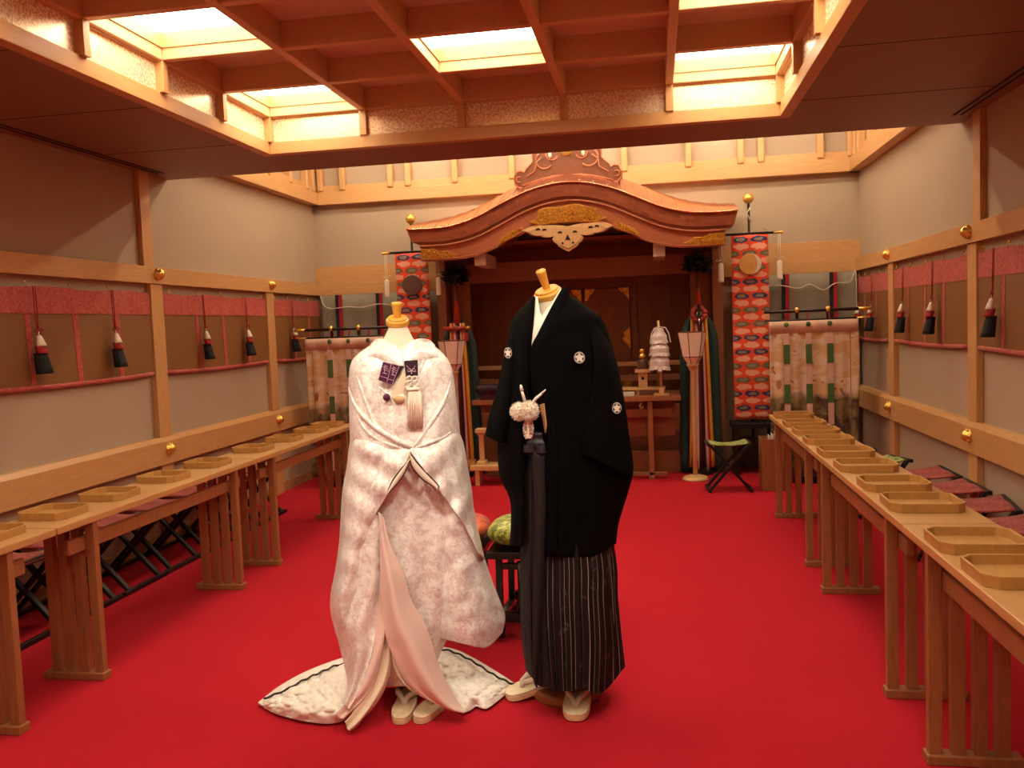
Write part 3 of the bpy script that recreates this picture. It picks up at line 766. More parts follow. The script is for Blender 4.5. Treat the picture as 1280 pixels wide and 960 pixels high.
for s_ in (-1, 1):
    g = (lambda a: a) if s_ == 1 else (lambda a: PI-a)
    arc(s_*.43, 2.705, .030, g(-2.2), g(2.6), .007, .018); arc(s_*.20, 2.86, .085, g(-2.4), g(1.0), .008, .07)
    arc(s_*.13, 2.90, .05, g(-2.8), g(.2), .007); m.tube([(s_*.36, -.325, 2.72), (s_*.28, -.325, 2.77), (s_*.27, -.325, 2.84), (s_*.22, -.325, 2.88)], .007, 6)
    m.tube([(s_*.40, -.325, 2.645), (s_*.30, -.325, 2.675), (s_*.2, -.325, 2.70), (0, -.325, 2.705)], .006, 6)
m.build('scrolls', 'gable_wood', orn, smooth=True)
m = MB(); m.sphere((0, -.33, 2.925), (.055, .02, .045), 18); m.build('gold_knob', 'gold', orn, smooth=True)
for s_ in (-1, 1): MB().sphere((s_*.145, -.33, 2.895), (.016, .01, .026), 12).build('inlay', 'vase_white', orn, smooth=True)
# beam ends, lintel, pillars, inside panelling
for px in (600, 824): 
    p = at(px, 319, 1, 7.68)
    MB().box(p.x-XC-.052, p.x-XC+.052, -.33, .2, 1.965, 2.075).build('beam_end', 'beam_white', sh, bevel=.003)
m = MB(); m.box(-1.28, 1.34, .30, .42, 1.84, 2.03); m.build('lintel', 'shrine_wood_x', sh, bevel=.005)
for s_ in (-1, 1):
    MB().box(s_*1.295-.045, s_*1.295+.045, .14, .26, 0, 2.10).build('pillar', 'shrine_wood', sh, bevel=.006)
    MB().box(s_*1.31-.015, s_*1.31+.015, .26, 1.28, 0, 2.2).build('side_wall', 'shrine_wood', sh)
    m = MB(); m.box(s_*1.15-.09, s_*1.15+.09, .36, .40, 0, 2.1); m.build('side_panel', 'shrine_wood', sh)
MB().box(-1.3, 1.36, .2, 1.28, 2.19, 2.22).build('inner_ceiling', 'shrine_wood_x', sh)
bp = MB(); bp.box(-1.28, 1.34, 1.02, 1.06, 0, 2.2); back = bp.build('back_panel', 'shrine_wood', sh)
for x in (-1.05, -.86, -.66, -.52, .52, .66, .86, 1.05): MB().box(x-.025, x+.025, .99, 1.02, .25, 2.0).build('batten', 'shrine_wood', back)
MB().box(-1.28, 1.34, .985, 1.02, 1.80, 1.90).build('batten', 'shrine_wood_x', back)
for s_ in (-1, 1):
    d = MB().box(min(s_*.004, s_*.47), max(s_*.004, s_*.47), .975, 1.0, .72, 1.76).build('door', 'shrine_wood', sh, bevel=.004)
    def tri(P): 
        P = [(s_*x, z) for x, z in P]; mm = MB(); mm.prism(P if s_ == 1 else P[::-1], (0, .965, 0), (1, 0, 0), (0, 0, 1), (0, 1, 0), .012); mm.build('gold_corner', 'gold_carved', d)
    tri([(.47, 1.76), (.36, 1.76), (.385, 1.72), (.42, 1.71), (.44, 1.67), (.47, 1.64)])
    tri([(.02, 1.76), (.12, 1.76), (.10, 1.71), (.07, 1.70), (.05, 1.65), (.02, 1.64)])
    tri([(.47, 1.36), (.44, 1.33), (.40, 1.30), (.42, 1.27), (.39, 1.24), (.42, 1.20), (.45, 1.17), (.47, 1.12)])
    tri([(.02, 1.36), (.05, 1.33), (.08, 1.28), (.06, 1.24), (.08, 1.20), (.05, 1.15), (.02, 1.12)])
    tri([(.47, .74), (.38, .74), (.40, .79), (.43, .80), (.45, .86), (.47, .90)])
MB().box(-.53, .53, .96, .99, 1.77, 1.81).build('door_frame', 'shrine_wood_x', sh)
# floor of the shrine, railings
MB().box(-1.24, 1.28, .45, 1.02, 0, .60).build('platform', 'shrine_wood_x', sh, bevel=.005)
MB().box(-1.24, 1.28, .12, .16, 0, .20).build('kick_board', 'shrine_wood_x', sh)
MB().box(-1.24, 1.28, .30, .46, 0, .36).build('step', 'shrine_wood_x', sh)
for z, h in ((1.0, .022), (.86, .03), (.70, .03)):
    MB().box(-1.24, 1.24, .50, .53, z-h, z+h).build('railing', 'pale_wood' if z > .9 else 'shrine_wood_x', sh, bevel=.006)
for x in (-1.2, -.75, .75, 1.2): MB().box(x-.025, x+.025, .495, .535, .6, 1.06).build('railing_post', 'shrine_wood', sh)

# long altar table
a = at(590, 498, 1, 7.75); b = at(851, 498, 1, 7.75)
al = thing('altar_table', 'long plain wood altar table standing in front of the shrine', 'table', ((a.x+b.x)/2, 7.86, 0)); hw = (b.x-a.x)/2
ZT = .745
MB().box(-hw, hw, -.13, .13, ZT-.045, ZT).build('tabletop', 'table_leg', al, bevel=.004)
MB().box(-hw+.08, hw-.08, -.02, .02, .55, .62).build('stretcher', 'table_leg', al)
MB().box(-hw+.05, hw-.05, .11, .125, .36, .70).build('back_board', 'shrine_wood_x', al)
for s_ in (-1, 1):
    for dx in (0,): MB().box(s_*(hw-.27)-.022, s_*(hw-.27)+.022, -.10, -.06, .03, ZT-.045).build('leg', 'table_leg', al, bevel=.003)
    MB().box(s_*(hw-.27)-.022, s_*(hw-.27)+.022, .06, .10, .03, ZT-.045).build('leg', 'table_leg', al, bevel=.003)
    MB().box(s_*(hw-.30)-.19, s_*(hw-.30)+.17, -.1, -.06, .028, .06).build('foot_rail', 'table_leg', al, bevel=.003)
    MB().box(s_*(hw-.27)-.025, s_*(hw-.27)+.025, -.13, .13, 0, .03).build('foot', 'table_leg', al, bevel=.003)
MB().tube([(hw-.34, -.135, .69), (hw-.36, -.175, .665), (hw-.345, -.175, .64), (hw-.33, -.172, .66)], .005, 6).build('hook', 'gold', al, smooth=True)
# raised shelf on the altar
p0 = at(700, 485, 1, 7.92)
sf = thing('shelf_board', 'narrow raised wooden shelf standing on the altar table', 'shelf', (XC, 7.92, ZT))
MB().box(-.64, .80, -.07, .07, .045, .07).build('board', 'pale_wood', sf, bevel=.003)
for x in (-.60, -.05, .55): MB().box(x-.015, x+.015, -.05, .05, 0, .045).build('foot', 'pale_wood', sf)
# offering stand with round hole, jar on it
def stand(label, x, y, z, s=1, lab=None):
    t = thing('offering_stand', label, 'stand', (x, y, z), 0)
    m = MB(); m.box(-.085*s, .085*s, -.085*s, .085*s, .165*s, .180*s)
    for a_, b_, c_, d_ in ((-.085, .085, -.085, -.079), (-.085, .085, .079, .085), (-.085, -.079, -.085, .085), (.079, .085, -.085, .085)): m.box(a_*s, b_*s, c_*s, d_*s, .18*s, .205*s)
    m.build('tray_top', 'pale_wood', t, bevel=.002)
    m = MB()
    m.box(-.05*s, .05*s, -.05*s, .05*s, 0, .165*s); m.build('pedestal', 'pale_wood', t, bevel=.003)
    MB().lathe([(.001, 0), (.018*s, 0), (.018*s, .003), (.001, .003)], (0, -.052*s, .10*s), 16, (0, 1, 0)).build('hole', 'slot_dark', t)
    return t
q = at(804, 487, 1, 7.93)
ZS2 = ZT+.0705
stand('pale wood offering stand with a round hole, right side of the altar shelf', q.x, 7.92, ZS2, .80)
jar = thing('offering_jar', 'small grey jar with a gold stopper on the holed offering stand', 'jar', (q.x, 7.92, ZS2+.145))
MB().lathe([(.001, 0), (.042, 0), (.046, .01), (.046, .095), (.040, .105), (.001, .106)], n=20).build('body', 'sun_dark', jar, smooth=True)
MB().lathe([(.02, .106), (.03, .118), (.034, .135), (.024, .150), (.014, .158), (.020, .17), (.026, .182), (.020, .197), (.001, .204)], n=20).build('stopper', 'gold', jar, smooth=True)
q2 = at(768, 487, 1, 7.93)
stand('pale wood offering stand half hidden behind the black jacket', q2.x-.03, 7.92, ZS2, .80)
# paper streamer wand
q = at(827, 491, 1, 7.80)
wd = thing('streamer_wand', 'wooden wand with white paper streamers upright on its block, right end of altar', 'wand', (q.x, 7.80, ZT))
m = MB(); m.box(-.07, .07, -.05, .05, 0, .018); m.box(-.022, .022, -.022, .022, .018, .07); m.build('block', 'pale_wood', wd, bevel=.003)
MB().cyl((0, 0, .05), (-.012, 0, .665), .010).build('handle', 'pale_wood', wd, smooth=True)
for tier, (z0, z1, r0, r1) in enumerate(((.60, .46, .030, .075), (.50, .35, .05, .088), (.40, .23, .06, .090))):
    for k in range(16):
        a = 2*PI*k/16+tier*.2; ca, sa = math.cos(a), math.sin(a); w2 = .016; rnd = random.uniform(-.012, .012)
        G = []
        for i, f in enumerate((0, .3, .55, .8, 1)):
            r = r0+(r1-r0)*math.sin(f*PI/2)+.004*(-1)**i; z = z0+(z1+rnd-z0)*f
            G.append([(-.01+r*ca-w2*sa, r*sa+w2*ca, z), (-.01+r*ca+w2*sa, r*sa-w2*ca, z)])
        MB().grid(G).build('streamer', 'streamer_paper', wd, solid=.0012)
for s_ in (-1, 1): MB().tube([(0, -.02, .61), (s_*.05, -.03, .60), (s_*.075, -.03, .55), (s_*.09, -.03, .47)], .005, 5).build('paper_tie', 'streamer_paper', wd)
# white paper, purple cloth
q = at(786, 493, 1, 7.80)
tag(MB().box(-.05, .05, -.03, .03, 0, .035).build('paper_packet', 'paper_white', origin=(0, 0, 0), loc=(q.x+.0, 7.80, ZT+.001), bevel=.002), 'white paper packet lying on the altar table beside the black jacket', 'packet')
q = at(617, 497, 1, 7.85)
pc = thing('offering_box', 'low box draped in dark purple cloth on the left part of the altar table', 'box', (q.x, 7.81, ZT))
MB().box(-.10, .12, -.08, .08, 0, .13).build('box', 'ribbon_purple', pc, bevel=.006)
m = MB(); G = []
for i in range(13):
    x = -.14+.30*i/12; G.append([(x, -.09+.006*math.sin(9*i), .08-.05*abs(math.sin(i*.7))*.6), (x, -.087, .137), (x, .087, .137), (x, .09, .06+.02*math.sin(i))])
m.grid(G); m.build('cloth', 'purple_dark', pc, solid=.004, smooth=True)
# low bench with T stand and tray, left
a = at(583, 580, 1, 7.55); b = at(640, 580, 1, 7.55)
lb = thing('low_bench', 'low pale wood bench on the carpet left of the black hakama', 'bench', ((a.x+b.x)/2+.12, 7.58, 0))
MB().box(-.28, .30, -.12, .12, .14, .185).build('plank', 'pale_wood', lb, bevel=.004)
for x in (-.22, .22): MB().box(x-.02, x+.02, -.09, .09, 0, .14).build('leg', 'pale_wood', lb, bevel=.003)
q = at(604, 575, 1, 7.62)
ts_ = thing('wooden_rest', 'small T shaped wooden rest standing on the low bench', 'rest', (q.x, 7.58, .185))
MB().box(-.045, .14, -.06, .06, .285, .32).build('top', 'pale_wood', ts_, bevel=.003)
MB().box(-.02, .022, -.02, .02, .03, .285).build('post', 'pale_wood', ts_, bevel=.002)
MB().box(-.04, .04, -.06, .06, 0, .03).build('foot', 'pale_wood', ts_, bevel=.004)
MB().box(-.035, .03, -.03, .03, .26, .285).build('bracket', 'pale_wood', ts_, bevel=.004)
q = at(588, 577, 1, 7.58)
dd = dup(trm, (q.x-.03, 7.575, .186), 'octagonal wooden tray on the low bench beside the T shaped rest'); dd.scale = (.62, .62, 1.0); dd['group'] = 'tray on the bench'; del dd['group']

# ------------------------------------------------------------------ five colour ribbon stands
def ribbon_stand(label, x, y, left):
    t = thing('ribbon_stand', label, 'ribbon stand', (x, y, 0), 0)
    MB().lathe([(.001, 0), (.10, 0), (.10, .02), (.03, .04), (.001, .045)]).build('base', 'black_wood', t)
    MB().cyl((0, 0, .02), (0, 0, 1.88), .014).build('pole', 'dark_carved', t, smooth=True)
    m = MB()
    for k in range(14):
        a = 2*PI*k/14; m.tube([(.005*math.cos(a), .005*math.sin(a), 1.72), (.014*math.cos(a), .014*math.sin(a), 1.62), (.03*math.cos(a), .02*math.sin(a), 1.44)], .0045, 5)
    m.build('cord_bundle', 'ribbon_red', t, smooth=True)
    # leaves
    rnd = random.Random(3+left); m = MB()
    m.sphere((0, 0, 1.90), (.075, .075, .07), 10)
    for k in range(240):
        th = rnd.uniform(0, 2*PI); ph = math.acos(rnd.uniform(-.75, 1)); d = Vector((math.sin(ph)*math.cos(th), math.sin(ph)*math.sin(th), math.cos(ph)*.9))
        c = Vector((0, 0, 1.90))+d*rnd.uniform(.03, .10); ax = (d+Vector((rnd.uniform(-.5, .5), rnd.uniform(-.5, .5), rnd.uniform(-.3, .5)))).normalized()
        sd = ax.cross(Vector((rnd.uniform(-1, 1), rnd.uniform(-1, 1), .4))).normalized(); nn = ax.cross(sd); L = rnd.uniform(.045, .07); W = L*.3
        m.add([c, c+ax*L*.45+sd*W+nn*.004, c+ax*L, c+ax*L*.45-sd*W+nn*.004, c+ax*L*.45-nn*.003], [(0, 1, 4), (1, 2, 4), (2, 3, 4), (3, 0, 4)])
    m.build('evergreen_sprig', 'dark_green', t)
    MB().cyl((0, 0, 1.7), (0, 0, 1.90), .012).build('sprig_stem', 'table_leg', t, smooth=True)
    # teal outer ribbons: broad curved cloth
    for s_ in (-1, 1):
        G = []
        for i in range(14):
            f = i/13; z = 1.50-1.49*f; out = .06+.105*math.sin(min(1, f*5)*PI/2)+.03*f; inn = .02+.07*min(1, f*4)
            if f == 0: out = .03
            G.append([(s_*(inn+(out-inn)*j/5), .03+.015*math.sin(j*1.7), z) for j in range(6)])
        MB().grid(G).build('teal_ribbon', 'ribbon_teal', t, smooth=True, solid=.006)
    cols = [('yellow', -.078, -.098), ('red', -.050, -.072), ('white', -.022, -.040), ('purple', .004, -.004), ('purple', .020, .022), ('white', .040, .048), ('red', .058, .072), ('yellow', .082, .100)]
    for k, (c_, x0, x1) in enumerate(cols):
        G = []
        for i in range(12):
            f = i/11; z = 1.46-1.40*f - (.03 if c_ == 'white' else 0)*f; xc = (x0*.75)*(1-f)+x1*f; wv = .012+.003*f
            tip = .012 if (i == 11) else 0
            G.append([(xc+wv*(-1+2*j/3), -.012-.010*math.sin(j*1.5+k)-.02*math.sin(PI*min(1, f*3))*.3-.004*(k % 2), z+(tip if j in (0, 3) else 0)) for j in range(4)])
        MB().grid(G).build(c_+'_ribbon', 'ribbon_'+c_, t, smooth=True, solid=.003)
    if not left:
        m = MB(); n = 20
        m.tube([(.052*math.cos(2*PI*k/n), -.035, 1.455+.058*math.sin(2*PI*k/n)) for k in range(n+1)], [.026+.005*math.sin(k*2.4) for k in range(n+1)], 8)
        m.build('brocade_knot', 'knot_red', t, smooth=True)
        MB().lathe([(.001, 0), (.026, 0), (.026, .008), (.001, .012)], (0, -.062, 1.455), 20, (0, -1, 0)).build('mirror', 'mirror_silver', t, smooth=True)
        MB().box(-.011, .011, -.075, -.06, 1.36, 1.54).build('dark_band', 'navy_thread', t)
        MB().tube([(0, -.07, 1.42), (.003, -.075, 1.38), (0, -.07, 1.34)], .006, 6).build('bead_string', 'mirror_silver', t, smooth=True)
    else:
        m = MB(); m.tube([(-.13+.25*k/9, -.04, 1.41+.004*math.sin(k*2)) for k in range(10)], [.016+.006*math.sin(k*2.2)**2 for k in range(10)], 10)
        m.build('sword_wrapping', 'knot_red', t, smooth=True)
        MB().cyl((.09, -.045, 1.41), (.135, -.045, 1.412), .018).build('sword_end', 'gold_carved', t, smooth=True)
        MB().box(.075, .11, -.05, -.04, 1.29, 1.37).build('red_tag', 'stripe_red', t)
    return t
qr = at(873, 400, 1, 8.05); ql = at(573, 400, 1, 8.05)
ribbon_stand('evergreen sprig stand with long five colour ribbons and a round mirror, right of the shrine', qr.x+.0, 8.00, False)
ribbon_stand('evergreen sprig stand with long five colour ribbons and a wrapped sword, left of shrine', ql.x-.0, 8.00, True)
# floor lanterns
def lantern(label, x, y):
    t = thing('floor_lantern', label, 'lantern', (x, y, 0), .2)
    MB().lathe([(.001, 0), (.115, 0), (.118, .012), (.10, .03), (.045, .045), (.001, .05)], n=28).build('foot', 'pale_wood', t, smooth=True)
    MB().lathe([(.022, .04), (.020, .3), (.019, .6), (.021, .95), (.045, 1.0), (.06, 1.02)], n=12).build('pole', 'pale_wood', t, smooth=True)
    n = 6; prof = [(.03, 1.0), (.085, 1.085), (.125, 1.30)]
    m = MB(); m.loft([[(r*math.cos(2*PI*k/n), r*math.sin(2*PI*k/n), z) for k in range(n)] for r, z in prof], cap=False); m.build('paper_shade', 'paper_shade', t, solid=.002)
    m = MB()
    for k in range(n):
        c_, s_ = math.cos(2*PI*k/n), math.sin(2*PI*k/n); m.tube([(r*c_, r*s_, z) for r, z in prof], .0042, 5)
        for r, z in prof[1:]:
            m.tube([(r*c_, r*s_, z), (r*math.cos(2*PI*(k+1)/n), r*math.sin(2*PI*(k+1)/n), z)], .0042, 5)
    m.build('shade_frame', 'dark_carved', t)
q = at(869, 595, 2, 0); lantern('hexagonal paper floor lantern on a wooden pole, in front of the right ribbon stand', q.x-.005, 7.70)
q = at(564, 420, 1, 7.70); lantern('hexagonal paper floor lantern behind the white bridal robe, by left ribbon stand', q.x, 7.70)

# ------------------------------------------------------------------ banners on poles
def banner_stand(label, x, y, moon, sgn):
    t = thing('banner_stand', label, 'banner', (x, y, 0))
    MB().cyl((0, .03, .3), (0, .03, 2.40), .011).build('pole', 'black_lacquer', t, smooth=True)
    MB().sphere((0, .03, 2.435), .046, 24).build('gold_ball', 'gold', t, smooth=True)
    m = MB(); m.tube([(.015, .02, 2.36), (-.016, .015, 2.31), (.0, .015, 2.27), (.018, .018, 2.24)], .007, 6); m.tube([(0, .02, 2.25), (.06, .012, 2.2), (.15*1, .005, 2.14)], .0025, 5); m.build('white_cord', 'cord_white', t, smooth=True)
    MB().beam((-.22, 0, 2.125), (.22, 0, 2.125), .022, .022).build('crossbar', 'black_lacquer', t, bevel=.003)
    for s_ in (-1, 1):
        MB().cyl((s_*.20, 0, 2.125), (s_*.275, 0, 2.125), .0125).build('gold_tip', 'gold', t)
        c = MB(); xx = s_*.245
        c.tube([(xx-.006, 0, 2.12), (xx-.010, -.004, 1.95), (xx, -.004, 1.90)], .0025, 5); c.tube([(xx+.006, 0, 2.12), (xx+.010, -.004, 1.95), (xx, -.004, 1.90)], .0025, 5)
        for q_ in (-1, 1): c.tube([(xx, -.006, 1.90), (xx+q_*.03, -.008, 1.915), (xx+q_*.045, -.008, 1.90), (xx+q_*.02, -.008, 1.893), (xx, -.006, 1.90)], .003, 5)
        c = c.build('tassel_cord', 'cord_white', t, smooth=True)
        MB().lathe([(.001, .10), (.018, .09), (.022, .08), (.024, -.06), (.026, -.075), (.001, -.075)], (xx, -.004, 1.785), 14, ys=.6).build('tassel', 'white_thread', t, smooth=True)
    G = []
    for i in range(40):
        z = 2.115-1.63*i/39; G.append([(-.155+.31*j/6, -.004-.010*math.sin(z*3.1)-.004*math.sin(j*1.1+z*2), z) for j in range(7)])
    MB().grid(G).build('brocade_cloth', 'banner', t, smooth=True, solid=.008)
    MB().lathe([(.001, 0), (.092, 0), (.092, .006), (.001, .008)], (0.0, -.022, 1.815 if not moon else 1.86), 32, (0, -1, 0)).build('moon_disc' if moon else 'sun_disc', 'moon_gold' if moon else 'sun_dark', t, smooth=False)
    if moon:
        m = MB(); P = [(.09*math.cos(a), .09*math.sin(a)) for a in [-PI/2+PI*i/14 for i in range(15)]]+[(.058*math.cos(a), .09*math.sin(a)) for a in [PI/2-PI*i/14 for i in range(1, 14)]]
        m.prism(P, (0.0, -.033, 1.86), (1, 0, 0), (0, 0, 1), (0, 1, 0), .003); m.build('crescent', 'beam_white', t)
    # black stand
    for sx in (-1, 1):
        for sy in (-1, 1): MB().box(sx*.15-.02, sx*.15+.02, sy*.12-.02, sy*.12+.02, 0, .42).build('leg', 'black_wood', t)
    MB().box(-.19, .19, -.15, .15, .42, .46).build('stand_top', 'black_wood', t, bevel=.003)
    MB().box(-.17, .17, -.02, .06, .06, .32).build('stand_rail', 'black_wood', t)
    return t
q = at(935, 290, 1, 8.0); b_ = banner_stand('orange red brocade banner with a gold moon disc on a black stand, right', q.x+.015, 8.03, True, 1); b_.scale = (1.04, 1, 1.012)
q = at(513, 290, 1, 8.0); b_ = banner_stand('orange red brocade banner with a dark sun disc, behind the bride form', q.x-.01, 8.03, False, -1); b_.scale = (1.04, 1, 1.012)

# ------------------------------------------------------------------ painted curtains on black frames
def curtain_stand(label, x0, x1, y, tip):
    xc = (x0+x1)/2; L = (x1-x0)/2
    t = thing('curtain_stand', label, 'curtain', (xc, y, 0))
    for z, ex, e2 in ((1.445, .10, .035), (1.372, .085, .035)):
        m = MB(); m.tube([(-L-(ex if tip < 0 else e2), 0 if z > 1.4 else -.012, z), (L+(ex if tip > 0 else e2), 0 if z > 1.4 else -.012, z)], .013 if z > 1.4 else .007, 10)
        m.build('black_pole', 'black_lacquer', t, smooth=True)
        xx = tip*(L+ex); MB().cyl((xx-tip*.09, 0 if z > 1.4 else -.012, z), (xx+tip*.01, 0 if z > 1.4 else -.012, z), .0145 if z > 1.4 else .0085).build('gold_tip', 'gold', t, smooth=True)
    for s_ in (-1, 1):
        MB().box(s_*L*.35-.012, s_*L*.35+.012, .0, .024, .05, 1.43).build('upright', 'black_lacquer', t)
        MB().cyl((s_*L*.35, .0, 1.43), (s_*L*.35, 0, 1.475), .018).build('gold_collar', 'gold', t, smooth=True)
    MB().box(-L*.5, L*.5, -.03, .15, 0, .06).build('base', 'black_lacquer', t, bevel=.006)
    G = []; nx = 60
    for i in range(24):
        f = i/23; z = 1.362-1.27*f; G.append([(-L+2*L*j/nx+.006*math.sin(f*7)*(j/nx), -.03+(.004+.014*f)*math.sin(j*.62)+.006*f*math.sin(j*.27+4*f), z+.003*math.sin(j)*f) for j in range(nx+1)])
    cu = MB().grid(G).build('painted_cloth', 'kicho', t, smooth=True, solid=.004)
    G = [[(-L+2*L*j/40, -.038-.003*math.sin(j*.9), z) for j in range(41)] for z in (1.364, 1.32, 1.262)]
    MB().grid(G).build('pink_heading', 'pink_heading', t, smooth=True, solid=.004)
    for xb in (-.62*L, -.12*L, .36*L) if tip > 0 else (-.36*L, .12*L, .62*L):
        def seg(z0, z1, mat, nm, w=.023, yy=-.050):
            n = 6; G = [[(xb+w*(-1+2*j/2), yy-.008*(1.36-z)*.8-.002*math.sin(z*20), z) for j in range(3)] for z in [z0+(z1-z0)*k/n for k in range(n+1)]]
            return MB().grid(G).build(nm, mat, t, solid=.003)
        seg(1.262, .16, 'ribbon_white', 'white_ribbon')
        for z0, z1 in ((1.17, 1.01), (.84, .68), (.50, .34)): seg(z0, z1, 'ribbon_green', 'green_band', .025, -.053)
        MB().sphere((xb, -.045, 1.335), (.020, .008, .022), 10).build('green_bow', 'ribbon_green', t, smooth=True)
        MB().tube([(xb, -.02, 1.365), (xb, -.018, 1.40), (xb, .0, 1.46), (xb, .016, 1.44), (xb, -.01, 1.37)], .005, 6).build('red_tie', 'stripe_red', t, smooth=True)
    MB().tube([(tip*L*.80, -.06, 1.27), (tip*L*.80, -.065, .8), (tip*L*.81, -.065, .2)], .003, 5).build('cord', 'table_leg', t)
    return t
plain('pink_heading', (222, 186, 166), .7, var=.1, scale=12)
curtain_stand('painted silk curtain with green banded ribbons on a black pole, right rear corner', .94, 1.645, 7.5, 1)
curtain_stand('painted silk curtain with green banded ribbons on a black pole, left rear corner', -3.14, -2.40, 7.5, -1)
# grey curtains on the back wall
def grey(label, x0, x1, xs):
    t = thing('striped_curtain', label, 'curtain', ((x0+x1)/2, D-.07, 0)); L = (x1-x0)/2
    G = [[(-L+2*L*j/50, -.012*math.sin(j*.8)*(0.4+.6*f), 1.788-1.72*f) for j in range(51)] for f in [i/12 for i in range(13)]]
    MB().grid(G).build('cloth', 'grey_curtain', t, smooth=True, solid=.004)
    for xx in xs:
        for dx, mt, nm in ((-.034, 'stripe_navy', 'navy_stripe'), (.0, 'stripe_red', 'red_stripe')):
            a_ = xx-(x0+x1)/2+dx; MB().box(a_, a_+.034, -.026, -.018, .07, 1.787).build(nm, mt, t)
    return t
grey('grey cloth curtain with navy and red stripes under the back wall band, right corner', .72, 1.82, (1.19, 1.61))
grey('grey cloth curtain with navy and red stripes under the back wall band, left corner', -3.30, -2.05, (-3.10, -2.68, -2.26))
def rope(label, pts):
    P = [Vector(p) for p in pts]; Q = cr([tuple(p) for p in P], 60)
    m = MB(); m.tube([tuple(q) for q in Q], .005, 6); o = m.build('curtain_rope', 'cord_white', origin=Q[0], smooth=True); tag(o, label, 'rope')
yy = D-.115
rope('white rope looped across the striped curtain in the right rear corner', [(.95, yy, 1.675), (1.12, yy, 1.69), (1.3, yy, 1.655), (1.40, yy, 1.685), (1.52, yy, 1.63), (1.62, yy, 1.685), (1.75, yy, 1.69), (1.80, yy, 1.77), (1.80, yy, 1.2), (1.80, yy, .6)])
rope('white rope looped across the striped curtain in the left rear corner', [(-3.28, yy, 1.78), (-3.24, yy, 1.68), (-3.15, yy, 1.655), (-3.0, yy, 1.665), (-2.85, yy, 1.655), (-2.68, yy, 1.68), (-2.5, yy, 1.66), (-2.3, yy, 1.68)])
# paper box
bx = thing('wooden_box', 'open plain wooden box holding white papers, beside the far end of the right tables', 'box', (.915, 7.28, 0))
m = MB()
for a in ((-.09, .09, -.11, -.10), (-.09, .09, .10, .11), (-.09, -.08, -.10, .10), (.08, .09, -.10, .10)): m.box(*a, 0, .42)
m.box(-.08, .08, -.10, .10, 0, .01); m.build('body', 'table_leg', bx, bevel=.002)
for i in range(3): MB().box(-.02+.025*i, -.015+.025*i, -.08, .06, .012, .44+.012*i).build('paper', 'paper_white', bx)

# ------------------------------------------------------------------ the couple's stools
def cushion_stool(label, x, y):
    t = thing('black_stool', label, 'stool', (x, y, 0), 0, 'black lacquered stools of the couple')
    MB().box(-.20, .20, -.19, .19, .375, .405).build('seat', 'black_lacquer', t, bevel=.004)
    for sy in (-1, 1):
        for sx in (-1, 1):
            MB().beam((sx*.15, sy*.16, .06), (sx*.145, sy*.16, .376), .026, .03).build('leg', 'black_lacquer', t, bevel=.003)
        for sx in (-1, 1):
            MB().tube([(sx*.05, sy*.16, .36), (sx*.05, sy*.16, .2), (sx*.07, sy*.16, .13), (sx*.11, sy*.16, .10)], .015, 8).build('brace', 'black_lacquer', t, smooth=True)
        MB().box(-.145, .145, sy*.16-.012, sy*.16+.012, .325, .35).build('rail', 'black_lacquer', t)
    for sx in (-1, 1):
        MB().box(-.13+sx*0, .13, sx*.16-.02, sx*.16+.02, .085, .125).build('stretcher', 'black_lacquer', t)
        m = MB(); m.tube([(sx*.15, -.20, .028), (sx*.15, -.16, .07), (sx*.15, 0, .09), (sx*.15, .16, .07), (sx*.15, .20, .028)], [.026, .024, .018, .024, .026], 8); m.build('runner', 'black_lacquer', t, smooth=True)
def cushion(label, x, y, mat, cat='cushion'):
    m = MB(); R = []; n = 32
    for i in range(13):
        f = i/12; ph = -PI/2+PI*f; rr = math.cos(ph)**.55 if f not in (0, 1) else .05
        R.append([(.19*rr*math.copysign(abs(math.cos(a))**.6, math.cos(a)), .175*rr*math.copysign(abs(math.sin(a))**.6, math.sin(a)), .062+.058*math.sin(ph)) for a in [2*PI*k/n for k in range(n)]])
    m.loft(R); o_ = m.build('cushion', mat, smooth=True, loc=(x, y, .407)); tag(o_, label, cat, None); return o_
cushion_stool('black lacquered stool under the green cushion, half hidden behind the black jacket', -.575, 3.93)
cushion_stool('black lacquered stool under the orange cushion, behind the white bridal sleeve', -1.0, 3.93)
cushion('plump yellow green brocade cushion on the stool behind the black jacket', -.60, 3.93, 'green_cushion')
cushion('plump orange red brocade cushion on the stool behind the white sleeve', -.99, 3.95, 'orange_cushion')
